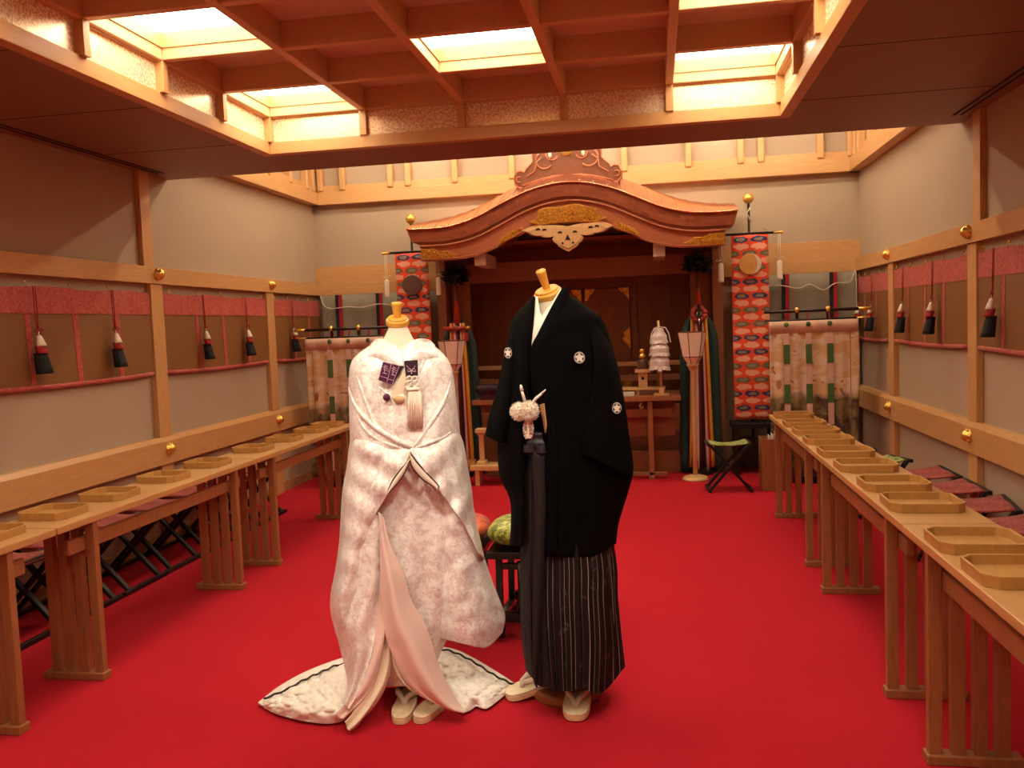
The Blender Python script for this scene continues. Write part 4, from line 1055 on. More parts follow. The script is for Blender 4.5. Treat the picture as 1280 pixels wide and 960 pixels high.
# ================================================================== THE TWO DRESSED FORMS
class Form:
    """measures points of a standing figure from the photo: lateral px, height py, depth off its upright mid plane"""
    def __init__(s, bx, by):
        s.b = Vector((bx, by, 0)); s.n = Vector((-bx, -by, 0)).normalized()
    def g(s, px, py, off=0): 
        p = atplane(px, py, s.b, s.n, off)
        if p.z < .012: p.z = .012
        return p
    def shell(s, rows, nr=40, na=64, p=.85, fold=None, cap=True, warp=None):
        R = cr(rows, nr); rings = []
        for r in R:
            py, L, Rr, fo, bo = r[:5]; mid = (L+Rr)/2; hw = (Rr-L)/2; ring = []
            for k in range(na):
                a = 2*PI*k/na; c = math.cos(a); d = math.sin(a)
                x = mid+hw*math.copysign(abs(c)**p, c); o = (fo if d > 0 else bo)*math.copysign(abs(d)**p, d)
                if fold: o += fold(a, x, py)
                ring.append(tuple(s.g(x, py+(warp(a, x, py) if warp else 0), o)))
            rings.append(ring)
        return MB().loft(rings, cap=cap, uv=True)
    def surfm(s, rows, nu=40, nv=50, disp=None):
        """rows of (px,py,off)"""
        A = surf(rows, nu, nv); G = []
        for i in range(nv):
            r = []
            for j in range(nu):
                px, py, o = A[i][j]
                if disp: 
                    q = disp(j/(nu-1), i/(nv-1), px, py)
                    o += q
                r.append(s.g(px, py, o))
            G.append(r)
        return MB().grid(G)
    def line(s, pts, r, n=30, k=8):
        Q = cr(pts, n); m = MB(); rr = r if not callable(r) else [r(i/(n-1)) for i in range(n)]
        return m.tube([s.g(*q) for q in Q], rr, k)
    def solidline(s, mb, pts, r, n=24):
        Q = cr(pts, n); rr = [r*(.25+.75*math.sin(PI*min(1, max(0, i/(n-1)))) ** .5) for i in range(n)]
        return mb.tube([s.g(*q) for q in Q], rr, 8)
    def poly(s, pts, off, d=.006):
        m = MB(); a = [s.g(x, y, off) for x, y in pts]; b = [s.g(x, y, off-d) for x, y in pts]; n = len(pts)
        return m.add(a+b, [tuple(range(n)), tuple(range(n, 2*n))[::-1]]+[(i, (i+1) % n, n+(i+1) % n, n+i) for i in range(n)])
def nz(x, y, s, seed=0): return mnoise.noise(Vector((x*s, y*s, seed)))

# ------------------------------------------------------------------ bride
F = Form(-.957, 3.15)
O = (-.957, 3.15, 0)
def fthing(name, label, cat, o): return thing(name, label, cat, o)
bf = fthing('dress_form', 'cream dress form with wooden neck cap and knob, wearing the white bridal robe', 'dress form', O)
def bput(m, name, mat, parent, o=O, **k): return m.build(name, mat, parent, origin=o, **k)
bput(F.shell([(404, 487, 508, .033, .033), (412, 485, 511, .038, .038), (422, 480, 516, .045, .045), (434, 474, 524, .052, .055), (446, 466, 534, .058, .065)], 16, 40, 1), 'neck', 'dummy_cloth', bf, smooth=True)
ax0 = (Vector((0, 0, 1))+F.n*.38).normalized(); cc0 = F.g(497, 404, .0)
bput(MB().lathe([(.001, -.004), (.041, -.004), (.0435, 0), (.0435, .012), (.041, .016), (.036, .017), (.036, .022), (.033, .025), (.001, .025)], cc0, 40, ax0), 'neck_cap', 'cap_wood', bf)
kx = (Vector((0, 0, 1))+F.n*.16).normalized()
bput(MB().lathe([(.001, 0), (.0135, 0), (.014, .015), (.019, .046), (.0205, .056), (.018, .062), (.001, .064)], cc0+ax0*.018, 28, kx), 'knob', 'cap_wood', bf, smooth=True)
MB().cyl((.0, .16, .03), (.0, .03, .9), .018).build('pole', 'black_wood', bf, smooth=True)
MB().lathe([(.001, 0), (.108, 0), (.112, .010), (.10, .022), (.04, .035), (.001, .04)], (.0, .165, .001), n=32).build('base', 'black_wood', bf, smooth=True)

br = fthing('bridal_robe', 'long white brocade bridal robe draped on the left dress form, hem spread on the carpet', 'robe', O)
TR = [(424, 480, 520, .060, .058), (428, 468, 534, .074, .07), (434, 459, 545, .086, .085), (442, 448, 554, .098, .10), (453, 439, 562, .112, .12), (470, 436, 567, .127, .13), (505, 436, 571, .142, .14), (540, 437, 575, .155, .15), (565, 438, 578, .152, .16), (590, 440, 580, .12, .16), (640, 448, 582, .10, .16)]
_TR = cr(TR, 200)
def toff(px, py, p=.85):
    i = int(np.argmin(abs(_TR[:, 0]-py))); r = _TR[i]; mid = (r[1]+r[2])/2; hw = (r[2]-r[1])/2
    c = min(.999, abs(px-mid)/hw); a = math.acos(c**(1/p)); return r[3]*math.sin(a)**p
def tf(a, x, py):
    f = .006*math.sin((x-505)*.11+(py-470)*.05)*max(0, min(1, (py-450)/40))+.004*nz(x, py, .05, 2)
    f += .008*nz(x*1.3+(py if x > 505 else -py)*.6, py*.35, .06, 9)*max(0, min(1, (py-445)/30))
    return f if math.sin(a) > -.2 else .004*math.sin(a*14)
vw = lambda a, x, py: (17*max(0, 1-abs(x-503)/21)*max(0, min(1, (458-py)/34)) if math.sin(a) > 0 else 4*max(0, min(1, (440-py)/16)))
bput(F.shell(TR, 90, 120, .85, tf, cap=False, warp=vw), 'bodice', 'white_brocade', br, smooth=True)
# inner skirt
def skf(a, x, py): return .006*nz(x+py*.4, py, .07, 7)+ .010*math.sin((x-500)*.16+(py-700)*.012)*min(1, (py-590)/120)+.006*nz(x, py, .03, 5)
bput(F.shell([(585, 452, 574, .125, .12), (620, 452, 578, .135, .13), (680, 452, 580, .14, .14), (740, 454, 576, .145, .14), (790, 458, 562, .145, .13), (830, 466, 545, .13, .12), (858, 474, 538, .11, .12)], 60, 80, .85, skf), 'inner_skirt', 'white_brocade', br, smooth=True)
# outer robe, left and right fronts
def dl(u, v, px, py):
    return .012*math.sin(7*u+5*v)*u*(1-u)*4*.6+.010*nz(px, py*.5, .045, 1)+.010*nz(px+py*.3, py*.22, .10, 3)+.009*math.sin((py-px*.6)*.16)*(1-v)
rowsL = [
 [(441, 537, -.03), (446, 541, .04), (460, 547, .105), (478, 551, .138), (500, 556, .15), (515, 557, .155)],
 [(437, 560, 0), (443, 562, .08), (458, 565, .14), (478, 568, .168), (498, 570, .18), (512, 570, .186)],
 [(434, 585, 0), (440, 586, .085), (454, 588, .145), (470, 590, .17), (487, 591, .182), (501, 590, .19)],
 [(429, 612, 0), (436, 613, .09), (447, 614, .145), (460, 615, .17), (473, 616, .182), (486, 617, .19)],
 [(427, 640, 0), (433, 640, .09), (442, 640, .14), (452, 640, .165), (463, 639, .175), (472, 638, .18)],
 [(425, 675, 0), (429, 675, .09), (436, 675, .14), (444, 674, .16), (451, 672, .17), (457, 670, .17)],
 [(420, 712, 0), (424, 712, .10), (431, 711, .15), (438, 709, .17), (445, 706, .165), (451, 703, .15)],
 [(414, 745, 0), (418, 745, .11), (425, 744, .165), (433, 742, .175), (440, 739, .165), (446, 736, .15)],
 [(415, 770, 0), (419, 771, .11), (425, 771, .16), (431, 770, .17), (437, 767, .16), (441, 763, .15)],
 [(422, 795, 0), (424, 797, .09), (428, 799, .13), (431, 799, .14), (434, 796, .14), (437, 791, .14)]]
bput(F.surfm(rowsL, 50, 110, dl), 'left_sleeve', 'white_brocade', br, smooth=True, solid=.006)
rowsR = [
 [(514, 558, .155), (529, 553, .148), (546, 546, .13), (559, 540, .09), (569, 536, .03), (571, 535, -.04)],
 [(514, 566, .188), (528, 563, .180), (546, 560, .16), (562, 558, .125), (575, 556, .065), (579, 556, -.01)],
 [(530, 587, .192), (542, 586, .18), (554, 585, .16), (566, 585, .13), (579, 585, .07), (584, 585, -.01)],
 [(548, 612, .188), (557, 612, .175), (566, 612, .155), (575, 612, .125), (584, 612, .07), (589, 612, -.01)],
 [(566, 636, .175), (572, 637, .16), (578, 638, .145), (583, 639, .115), (589, 640, .065), (592, 641, -.01)],
 [(583, 661, .155), (586, 662, .145), (589, 663, .13), (592, 665, .11), (595, 667, .065), (598, 668, .0)],
 [(600, 694, .14), (601, 695, .13), (602, 696, .12), (603, 697, .10), (604, 698, .06), (605, 699, .0)]]
bput(F.surfm(rowsR, 50, 80, lambda u, v, px, py: .016*nz(px, py*.5, .07, 4)+.010*nz(px-py*.45, py*.2, .12, 6)+.008*math.sin((py+px)*.12)), 'right_front', 'white_brocade', br, smooth=True, solid=.006)
rowsS = [
 [(550, 592, .07), (558, 592, .08), (565, 592, .07), (572, 592, .05), (578, 592, .0), (582, 592, -.05)],
 [(552, 640, .09), (561, 640, .13), (570, 640, .135), (578, 641, .12), (586, 642, .08), (592, 643, .02)],
 [(552, 680, .09), (562, 680, .13), (573, 681, .14), (584, 683, .13), (594, 685, .09), (601, 687, .02)],
 [(551, 715, .09), (563, 716, .13), (576, 718, .15), (589, 719, .14), (602, 719, .10), (611, 719, .03)],
 [(548, 750, .09), (562, 751, .14), (578, 752, .155), (594, 752, .15), (610, 750, .11), (622, 748, .04)],
 [(544, 780, .09), (560, 782, .13), (578, 784, .15), (597, 785, .15), (616, 780, .11), (630, 770, .05)],
 [(543, 796, .09), (560, 799, .12), (577, 803, .14), (594, 807, .14), (610, 807, .11), (627, 790, .06)]]
bput(F.surfm(rowsS, 60, 90, lambda u, v, px, py: .012*math.sin(u*9-v*2)*v*(1-u*.5)+.009*nz(px, py, .05, 8)), 'hanging_sleeve', 'white_brocade', br, smooth=True, solid=.012)
bput(F.surfm([[(x-3 if i == 0 else x, y+1, o-.05) for i, (x, y, o) in enumerate(r)] for r in rowsS], 30, 40), 'sleeve_back', 'pink_satin', br, smooth=True, solid=.006)
# lower left swag
rows = [
 [(452, 640, .135), (460, 642, .155), (467, 642, .165), (474, 645, .165)],
 [(447, 690, .14), (457, 692, .175), (467, 694, .18), (476, 698, .165)],
 [(440, 735, .12), (452, 737, .18), (464, 740, .19), (475, 745, .17)],
 [(419, 775, .10), (437, 778, .18), (454, 780, .20), (470, 780, .18)],
 [(424, 803, .10), (440, 806, .19), (454, 808, .215), (467, 808, .20)],
 [(430, 828, .12), (440, 832, .20), (450, 836, .23), (459, 838, .22)],
 [(434, 852, .16), (438, 858, .22), (443, 862, .245), (449, 864, .24)],
 [(428, 874, .20), (430, 880, .24), (433, 884, .26), (436, 887, .265)]]
bput(F.surfm(rows, 44, 90, lambda u, v, px, py: .012*math.sin(u*11+v*3)*(.3+v)*.8+.006*nz(px, py, .05, 3)), 'lower_left_front', 'white_brocade', br, smooth=True, solid=.005)
# pink lining: left leg and right leg
rows = [
 [(474, 645, .168), (476, 648, .172), (478, 650, .172)],
 [(476, 700, .168), (480, 702, .180), (484, 704, .182)],
 [(474, 750, .172), (480, 754, .19), (486, 758, .19)],
 [(469, 785, .182), (475, 788, .20), (481, 790, .20)],
 [(465, 812, .20), (471, 814, .215), (477, 816, .215)],
 [(457, 840, .222), (463, 845, .232), (469, 850, .235)],
 [(447, 865, .242), (450, 870, .252), (453, 875, .255)],
 [(418, 894, .25), (422, 897, .265), (428, 899, .275)]]
bput(F.surfm(rows, 16, 80, lambda u, v, px, py: .006*math.sin(u*5+v*8)), 'left_lining', 'pink_satin', br, smooth=True, solid=.004)
rows = [
 [(473, 640, .168), (475, 642, .172), (478, 645, .172), (480, 650, .168)],
 [(475, 680, .175), (479, 680, .19), (484, 680, .19), (488, 682, .178)],
 [(476, 715, .182), (484, 716, .21), (494, 716, .21), (504, 714, .185)],
 [(477, 750, .19), (488, 752, .222), (500, 750, .222), (513, 748, .19)],
 [(480, 785, .20), (494, 786, .238), (510, 782, .235), (530, 778, .195)],
 [(487, 808, .21), (503, 812, .25), (522, 810, .245), (540, 805, .20)],
 [(498, 836, .22), (514, 840, .265), (532, 838, .26), (548, 832, .21)],
 [(513, 858, .235), (528, 864, .275), (544, 864, .275), (560, 856, .225)],
 [(540, 877, .25), (551, 882, .285), (562, 885, .285), (571, 876, .24)],
 [(573, 889, .265), (576, 890, .28), (579, 891, .28), (581, 890, .26)]]
bput(F.surfm(rows, 40, 100, lambda u, v, px, py: .014*math.sin(u*7.5-v*5)*math.sin(PI*u)*(.4+v)), 'right_lining', 'pink_satin', br, smooth=True, solid=.005)
# cream under layers
rows = [
 [(478, 786, .17), (482, 788, .178), (486, 790, .17)],
 [(476, 815, .18), (483, 818, .195), (490, 818, .18)],
 [(468, 848, .21), (477, 852, .225), (484, 852, .20)],
 [(452, 875, .235), (462, 880, .25), (471, 878, .22)],
 [(436, 897, .26), (446, 902, .272), (455, 897, .25)],
 [(431, 902, .27), (435, 912, .278), (441, 914, .27)]]
bput(F.surfm(rows, 24, 70, lambda u, v, px, py: .010*math.sin(u*10+v*2)*(.5+v*.5)), 'left_underlayer', 'cream_silk', br, smooth=True, solid=.004)
rows = [
 [(486, 786, .165), (490, 790, .17), (494, 794, .165)],
 [(488, 812, .175), (494, 818, .185), (500, 818, .185)],
 [(494, 838, .185), (502, 846, .20), (510, 846, .20)],
 [(503, 851, .20), (512, 861, .22), (524, 862, .22)],
 [(514, 862, .215), (526, 870, .235), (541, 877, .24)]]
bput(F.surfm(rows, 20, 60, lambda u, v, px, py: .006*math.sin(u*9)), 'right_underlayer', 'cream_silk', br, smooth=True, solid=.004)
bput(F.surfm([[(482, 800, .12), (492, 800, .13), (506, 800, .12)], [(482, 825, .12), (492, 826, .135), (508, 826, .12)], [(483, 846, .12), (493, 849, .13), (512, 848, .12)]], 16, 20, lambda u, v, px, py: .008*math.sin(u*14)), 'middle_underlayer', 'cream_silk', br, smooth=True, solid=.004)
# trains on the carpet
def floorsurf(rows, nu, nv, disp):
    A = surf(rows, nu, nv); G = []
    for i in range(nv):
        r = []
        for j in range(nu):
            px, py, z = A[i][j]; z = max(.008, z+disp(j/(nu-1), i/(nv-1), px, py)); r.append(at(px, py, 2, z))
        G.append(r)
    return MB().grid(G)
tl = [
 [(323, 879, .012), (346, 861, .018), (373, 845, .02), (400, 833, .02), (432, 822, .02), (450, 818, .02)],
 [(324, 880, .014), (345, 868, .035), (373, 855, .045), (402, 845, .05), (434, 838, .05), (452, 836, .05)],
 [(326, 881, .014), (345, 877, .04), (374, 871, .06), (404, 866, .07), (434, 862, .07), (450, 860, .07)],
 [(328, 882, .014), (345, 885, .03), (375, 887, .05), (405, 887, .06), (432, 886, .06), (448, 880, .06)],
 [(331, 884, .010), (346, 892, .010), (375, 900, .010), (404, 904, .010), (424, 902, .010), (440, 892, .02)]]
wr = lambda u, v, px, py: (.016*nz(px, py, .09, 11)+.012*nz(px+py*.5, py*1.8, .16, 2))*math.sin(PI*min(1, v*1.1))+.006*math.sin(px*.22+py*.12)*v*math.sin(PI*min(1, u*1.6))*(1 if v < .97 else .2)
trl = floorsurf(tl, 80, 50, wr).build('left_train', 'train_brocade', br, origin=O, smooth=True, solid=.008)
tr = [
 [(535, 806, .02), (551, 809, .02), (570, 813, .02), (589, 822, .02), (610, 834, .02), (645, 856, .012)],
 [(540, 822, .04), (556, 824, .045), (576, 828, .045), (595, 836, .04), (614, 845, .035), (644, 857, .012)],
 [(548, 842, .05), (563, 844, .055), (581, 847, .055), (600, 853, .045), (617, 857, .035), (643, 858, .012)],
 [(560, 864, .06), (573, 866, .06), (587, 867, .055), (604, 869, .045), (621, 867, .03), (641, 860, .012)],
 [(578, 892, .010), (588, 888, .010), (596, 883, .010), (608, 886, .010), (622, 876, .010), (639, 862, .010)]]
floorsurf(tr, 80, 50, wr).build('right_train', 'train_brocade', br, origin=O, smooth=True, solid=.008)
for nm, pts in (('left', [(330, 873), (345, 867.5), (360, 861), (374, 853), (386, 847), (397, 842), (408, 837), (420, 832), (433, 829)]), ('right', [(549, 811), (562, 813.5), (574, 818), (586, 824), (598, 831), (610, 839), (622, 846), (634, 852), (643, 856)])):
    Q = cr([(a, b, 0) for a, b in pts], 40); m = MB(); m.tube([at(q[0], q[1]+.8*math.sin(i*1.1), 2, .036+.030*math.sin(PI*min(1, max(0, i/39)))) for i, q in enumerate(Q)], .0042, 6)
    m.build('black_stitching', 'black_wood', br, origin=O, smooth=True)
# rolled edges of the crossed fronts
m = MB()
for pts, r in (([(436, 484), (444, 505), (456, 522), (476, 539), (502, 553), (516, 560)], .0085),
               ([(442, 451), (450, 480), (460, 508), (467, 528), (474, 536)], .006),
               ([(563, 474), (556, 498), (545, 518), (532, 538), (517, 559)], .0085),
               ([(564, 540), (553, 547), (538, 553), (520, 560)], .006),
               ([(479, 535), (490, 518), (500, 507), (509, 499)], .0045),
               ([(472, 483), (484, 493), (492, 504), (497, 511)], .0045),
               ([(524, 470), (528, 450), (522, 432)], .004), ([(478, 426), (490, 432), (503, 440)], .0045), ([(519, 425), (511, 432), (503, 440)], .0045),
               ([(446, 560), (470, 572), (492, 574), (508, 567)], .006), ([(545, 560), (530, 572), (520, 572)], .005),
               ([(440, 500), (452, 530), (470, 548), (500, 560)], .005)):
    F.solidline(m, [(x, y, toff(x, y)+(.014 if y > 548 else .000)-r*.35) for x, y in pts], r*1.25)
bput(m, 'rolled_edge', 'white_brocade', br, smooth=True)
def lap(pts):
    return F.surfm([[(x, y, toff(x, max(y, 430))+o) for x, y, o in r] for r in pts], 24, 16)
bput(lap([[(463, 431, .0), (471, 424, .004), (481, 425, .004), (492, 433, .006), (503, 441, .008)],
          [(462, 437, .006), (471, 430, .012), (480, 431, .012), (491, 439, .014), (503, 449, .014)],
          [(460, 446, -.002), (470, 442, .007), (480, 442, .014), (492, 451, .016), (506, 463, .014)],
          [(457, 454, -.04), (467, 455, -.026), (479, 458, -.010), (492, 467, -.006), (505, 480, -.004)]]), 'left_lapel', 'white_brocade', br, smooth=True, solid=.004)
bput(lap([[(543, 431, .0), (534, 424, .004), (521, 424, .004), (512, 431, .006), (502, 441, .002)],
          [(545, 437, .006), (536, 430, .012), (524, 430, .012), (514, 437, .014), (503, 448, .008)],
          [(548, 447, -.002), (538, 443, .007), (527, 441, .014), (516, 449, .016), (504, 462, .008)],
          [(551, 457, -.04), (541, 456, -.026), (529, 458, -.010), (518, 467, -.006), (506, 480, -.006)]]), 'right_lapel', 'white_brocade', br, smooth=True, solid=.004)
bput(F.poly([(506, 458), (512, 470), (509, 497), (498, 507), (488, 492), (497, 478)], toff(500, 480)+.010, .004), 'chest_fold', 'cream_silk', br)
# satin facings with black piping
for nm, A_, B_ in (('l', [(513, 573), (507, 589), (497, 604), (483, 619)], [(511, 575), (500, 588), (490, 602), (483, 618)]),
                   ('r', [(511, 565), (522, 579), (535, 593), (548, 607), (547, 611)], [(511, 567), (515, 583), (526, 597), (538, 606), (547, 612)])):
    rows = [[(a[0], a[1], .200), ((a[0]+b[0])/2, (a[1]+b[1])/2, .206), (b[0], b[1], .200)] for a, b in zip(A_, B_)]
    bput(F.surfm(rows, 8, 24), 'satin_facing', 'leaf_satin', br, smooth=True, solid=.003)
    m = MB(); F.solidline(m, [(x, y, .203) for x, y in A_], .0024); F.solidline(m, [(x, y, .203) for x, y in B_], .0024); bput(m, 'black_piping', 'black_wood', br, smooth=True)
# accessories
pu = fthing('brocade_pouch', 'purple embroidered flat pouch tucked into the chest of the bridal robe', 'pouch', O)
z0 = toff(490, 465)+.027
bput(F.poly([(478.7, 452.4), (489, 454.7), (483, 478.7), (473, 475)], z0, .01), 'left_flap', 'purple_silk', pu, bevel=.001)
bput(F.poly([(489.6, 454.7), (499, 457), (490, 480.6), (483.6, 478.7)], z0+.002, .01), 'right_flap', 'purple_silk', pu, bevel=.001)
bput(F.poly([(499.4, 457), (505, 457.4), (492.5, 478.7), (490.6, 480)], z0-.004, .01), 'back_flap', 'purple_dark', pu, bevel=.001)
m = MB()
for pts in ([(489.3, 454.5), (483.3, 479.6)], [(499.2, 457), (490.4, 480.4)], [(474.6, 470), (484.6, 473)], [(485, 474), (491.6, 475.6)], [(478.7, 452.4), (473, 475)]):
    m.tube([F.g(x, y, z0+.004) for x, y in pts], .0009, 5)
for cx, cy, s_ in ((481.5, 461, 1), (492, 463, 1)):
    for q in range(3):
        m.tube([F.g(cx+(-3+q*.8)*s_+3*t, cy-3+q*2.7+1.2*math.sin(t*4+q), z0+.005) for t in (0, .5, 1, 1.5, 2)], .0011, 5)
    m.tube([F.g(cx, cy-5, z0+.005), F.g(cx-1.5, cy+6, z0+.005)], .0012, 5); m.tube([F.g(cx-3, cy+5, z0+.005), F.g(cx+2, cy+6.5, z0+.005)], .0012, 5)
bput(m, 'embroidery', 'embroidery', pu)
bput(MB().sphere(F.g(483.3, 496.6, toff(483, 496)+.014), .0135, 16), 'purple_button', 'purple_silk', pu, smooth=True)
dg = fthing('dagger_case', 'small dark purple dagger case with white cord knot and long cream tassel on the robe', 'dagger case', O)
z1 = toff(514, 465)+.026
bput(F.poly([(505, 451), (522, 450), (522.7, 469.6), (507.4, 471.4)], z1, .014), 'case', 'purple_dark', dg, bevel=.002)
m = MB()
for q in range(5):
    a = 2*PI*q/5; m.tube([F.g(514.3, 463.5, z1+.003), F.g(514.3+4.5*math.cos(a+.3), 463.5+3.8*math.sin(a+.3), z1+.003)], .0018, 5)
m.tube([F.g(508, 457+0*q, z1+.003), F.g(511, 460, z1+.003), F.g(509, 464, z1+.003)], .0011, 5); m.tube([F.g(519, 457, z1+.003), F.g(517.5, 460, z1+.003), F.g(520, 465, z1+.003)], .0011, 5)
bput(m, 'embroidery', 'embroidery', dg)
m = MB()
for cx, cy, rx, ry in ((511.5, 473.5, 3.4, 3), (518.5, 473.5, 3.4, 3), (510.5, 479.5, 3.8, 3.2), (519.5, 479.5, 3.8, 3.2), (515, 482, 3, 3.4), (510, 486, 4, 2), (520, 486, 4, 2)):
    m.tube([F.g(cx+rx*math.cos(2*PI*i/12), cy+ry*math.sin(2*PI*i/12), z1+.008+.002*math.sin(i)) for i in range(13)], .0034, 6)
m.tube([F.g(508, 487, z1+.012), F.g(523, 486.5, z1+.012)], .006, 8); bput(m, 'cord_knot', 'white_silk', dg, smooth=True)
m = MB()
for i in range(19):
    x = 511+17*i/18; m.tube([F.g(511.5+13*i/18, 488, z1+.010), F.g(x-.5, 510, z1+.010+.004*math.sin(i*2)), F.g(x+.3*math.sin(i), 534+1.5*math.sin(i*2.2), z1+.014+.004*math.sin(i*3))], .0038, 5)
bput(m, 'tassel', 'tassel_cream', dg, smooth=True)
dr = MB().sphere((0, 0, 0), (.022, .012, .014), 14).build('netsuke', 'fan_bamboo', loc=F.g(499, 499.5, toff(499, 499)+.012), smooth=True); dr.name = 'tan_toggle'
tag(dr, 'small tan rounded toggle on the chest of the bridal robe, beside the tassel', 'toggle')

# sandals
def sandal(label, toe, heel, w=.043, lift=.0, h=.021, sq=.7, tilt=0, vt=.60, arm=1.0):
    toe = Vector(toe); heel = Vector(heel); d = toe-heel; L = d.length; ang = math.atan2(-d.x, d.y)
    t = thing('sandal', label, 'sandal', (heel.x, heel.y, lift), ang)
    t.rotation_euler.x = -tilt
    def outline(s=1, n=32):
        P = []
        for k in range(n):
            a = 2*PI*k/n; c, s_ = math.cos(a), math.sin(a); y = L/2+L/2*s*math.copysign(abs(s_)**sq, s_); x = w*s*(1.0 if s_ > 0 else .88)*math.copysign(abs(c)**.75, c); P.append((x, y))
        return P
    MB().prism(outline(1), (0, 0, .001), (1, 0, 0), (0, 1, 0), (0, 0, 1), h).build('sole', 'sandal_sole', t, bevel=.003)
    MB().prism(outline(.99), (0, L*.005, h+.001), (1, 0, 0), (0, 1, 0), (0, 0, 1), .007).build('insole', 'sandal_top', t, bevel=.002)
    m = MB()
    yt = L*vt
    for s_ in (-1, 1):
        m.tube([(0, yt, h+.004), (s_*.008, yt-.012, h+.026), (s_*w*.72, yt-.055*arm, h+.030), (s_*w*.92, yt-.10*arm, h+.022), (s_*w*.93, yt-.125*arm, h+.002)], [.006, .009, .012, .010, .007], 10)
    m.build('thong_strap', 'sandal_strap', t, smooth=True)
    return t
a = at(500, 907, 2, 0); b = at(524, 906, 2, 0)
sandal('left cream sandal of the pair under the bridal robe', (a.x, a.y, 0), (a.x-.038, a.y+.275, 0))
sandal('right cream sandal of the pair under the bridal robe', (b.x-.004, b.y, 0), (b.x+.048, b.y+.27, 0))
a = at(719, 904, 2, 0); sandal('cream sandal pointing forward at the front of the striped trousers', (a.x, a.y, 0), (a.x-.005, a.y+.25, 0), .050, .038, sq=.5, tilt=.14, vt=.80, arm=1.35)
a = at(633, 876, 2, 0); sandal('cream sandal turned outward, left foot of the black figure, touching the train', (a.x, a.y, 0), (a.x+.205, a.y+.14, 0), .050, .040, sq=.6, tilt=.155, vt=.74, arm=1.1)

# ------------------------------------------------------------------ groom
H = Form(-.36, 3.15)
O2 = (-.36, 3.15, 0)
def hput(m, name, mat, parent, o=O2, **k): return m.build(name, mat, parent, origin=o, **k)
gf = fthing('dress_form', 'cream dress form with tilted wooden neck cap, wearing the black jacket', 'dress form', O2)
hput(H.shell([(368, 670, 701, .045, .045), (380, 671, 702, .048, .048), (395, 668, 706, .055, .055), (410, 660, 716, .065, .065)], 14, 40, 1), 'neck', 'dummy_cloth', gf, smooth=True)
c0 = H.g(685.5, 369.5, 0); c1 = H.g(682.2, 359.5, 0); ax = ((c1-c0).normalized()+H.n*.36).normalized()
R1 = (H.g(702, 364, 0)-H.g(668.5, 374, 0)).length/2
hput(MB().lathe([(.001, -.006), (R1*1.0, -.006), (R1*1.04, -.002), (R1*1.04, .012), (R1*.98, .017), (R1*.86, .018), (R1*.86, .024), (R1*.8, .027), (.001, .027)], c0, 36, ax), 'neck_cap', 'cap_wood', gf, smooth=False)
k0 = H.g(683, 359.5, 0); k1 = H.g(675.5, 338, .03); ka = (k1-k0); kl = ka.length; ka.normalize()
hput(MB().lathe([(.001, -.01), (.013, -.01), (.0135, .01), (.0175, kl*.8), (.019, kl*.95), (.016, kl), (.001, kl*1.02)], k0, 24, ka), 'knob', 'cap_wood', gf, smooth=True)
q = at(690, 887, 2, 0)
MB().lathe([(.001, 0), (.13, 0), (.133, .010), (.131, .028), (.12, .036), (.001, .037)], (q.x+.04+.36, q.y+.145-3.15, 0), n=40).build('base', 'disc_wood', gf, bevel=.002)
MB().cyl((q.x+.37, q.y-3.0, .05), (0, 0, .9), .018).build('pole', 'disc_wood', gf, smooth=True)

uc = fthing('under_kimono', 'white crossed collar and black under kimono inside the black jacket', 'kimono', O2)
hput(H.shell([(372, 664, 708, .058, .058), (385, 652, 720, .075, .075), (400, 645, 738, .10, .10), (430, 640, 752, .12, .12), (480, 640, 752, .135, .12), (550, 640, 755, .125, .12), (600, 645, 755, .11, .12)], 50, 90, .85, cap=False, warp=lambda a, x, py: 46*max(0, 1-abs(x-678)/19)*max(0, min(1, (425-py)/50)) if math.sin(a) > 0 else 0), 'black_body', 'haori_black', uc, smooth=True)
rowsw = [[(700.5, 362, .055), (705, 361, .062), (708, 361, .06)], [(690, 378, .082), (694, 381, .09), (698, 384, .09)], [(678, 394, .11), (683, 400, .118), (688, 404, .118)], [(667.5, 410, .126), (671, 414, .130), (676, 419, .130)], [(663.5, 420, .130), (664.5, 424, .134), (668, 430, .134)], [(661.5, 433, .132), (662.5, 435, .134), (664, 437, .134)]]
hput(H.surfm(rowsw, 8, 40), 'white_collar', 'white_silk', uc, smooth=True, solid=.004)
hput(H.surfm([[(668, 371, .06), (670, 371, .064), (672, 371, .062)], [(667, 390, .095), (671, 390, .10), (675, 390, .10)], [(666, 405, .118), (671, 402, .12), (678, 396, .11)], [(665, 420, .125), (668, 416, .128), (672, 410, .124)]], 8, 24), 'white_collar', 'white_silk', uc, smooth=True, solid=.004)

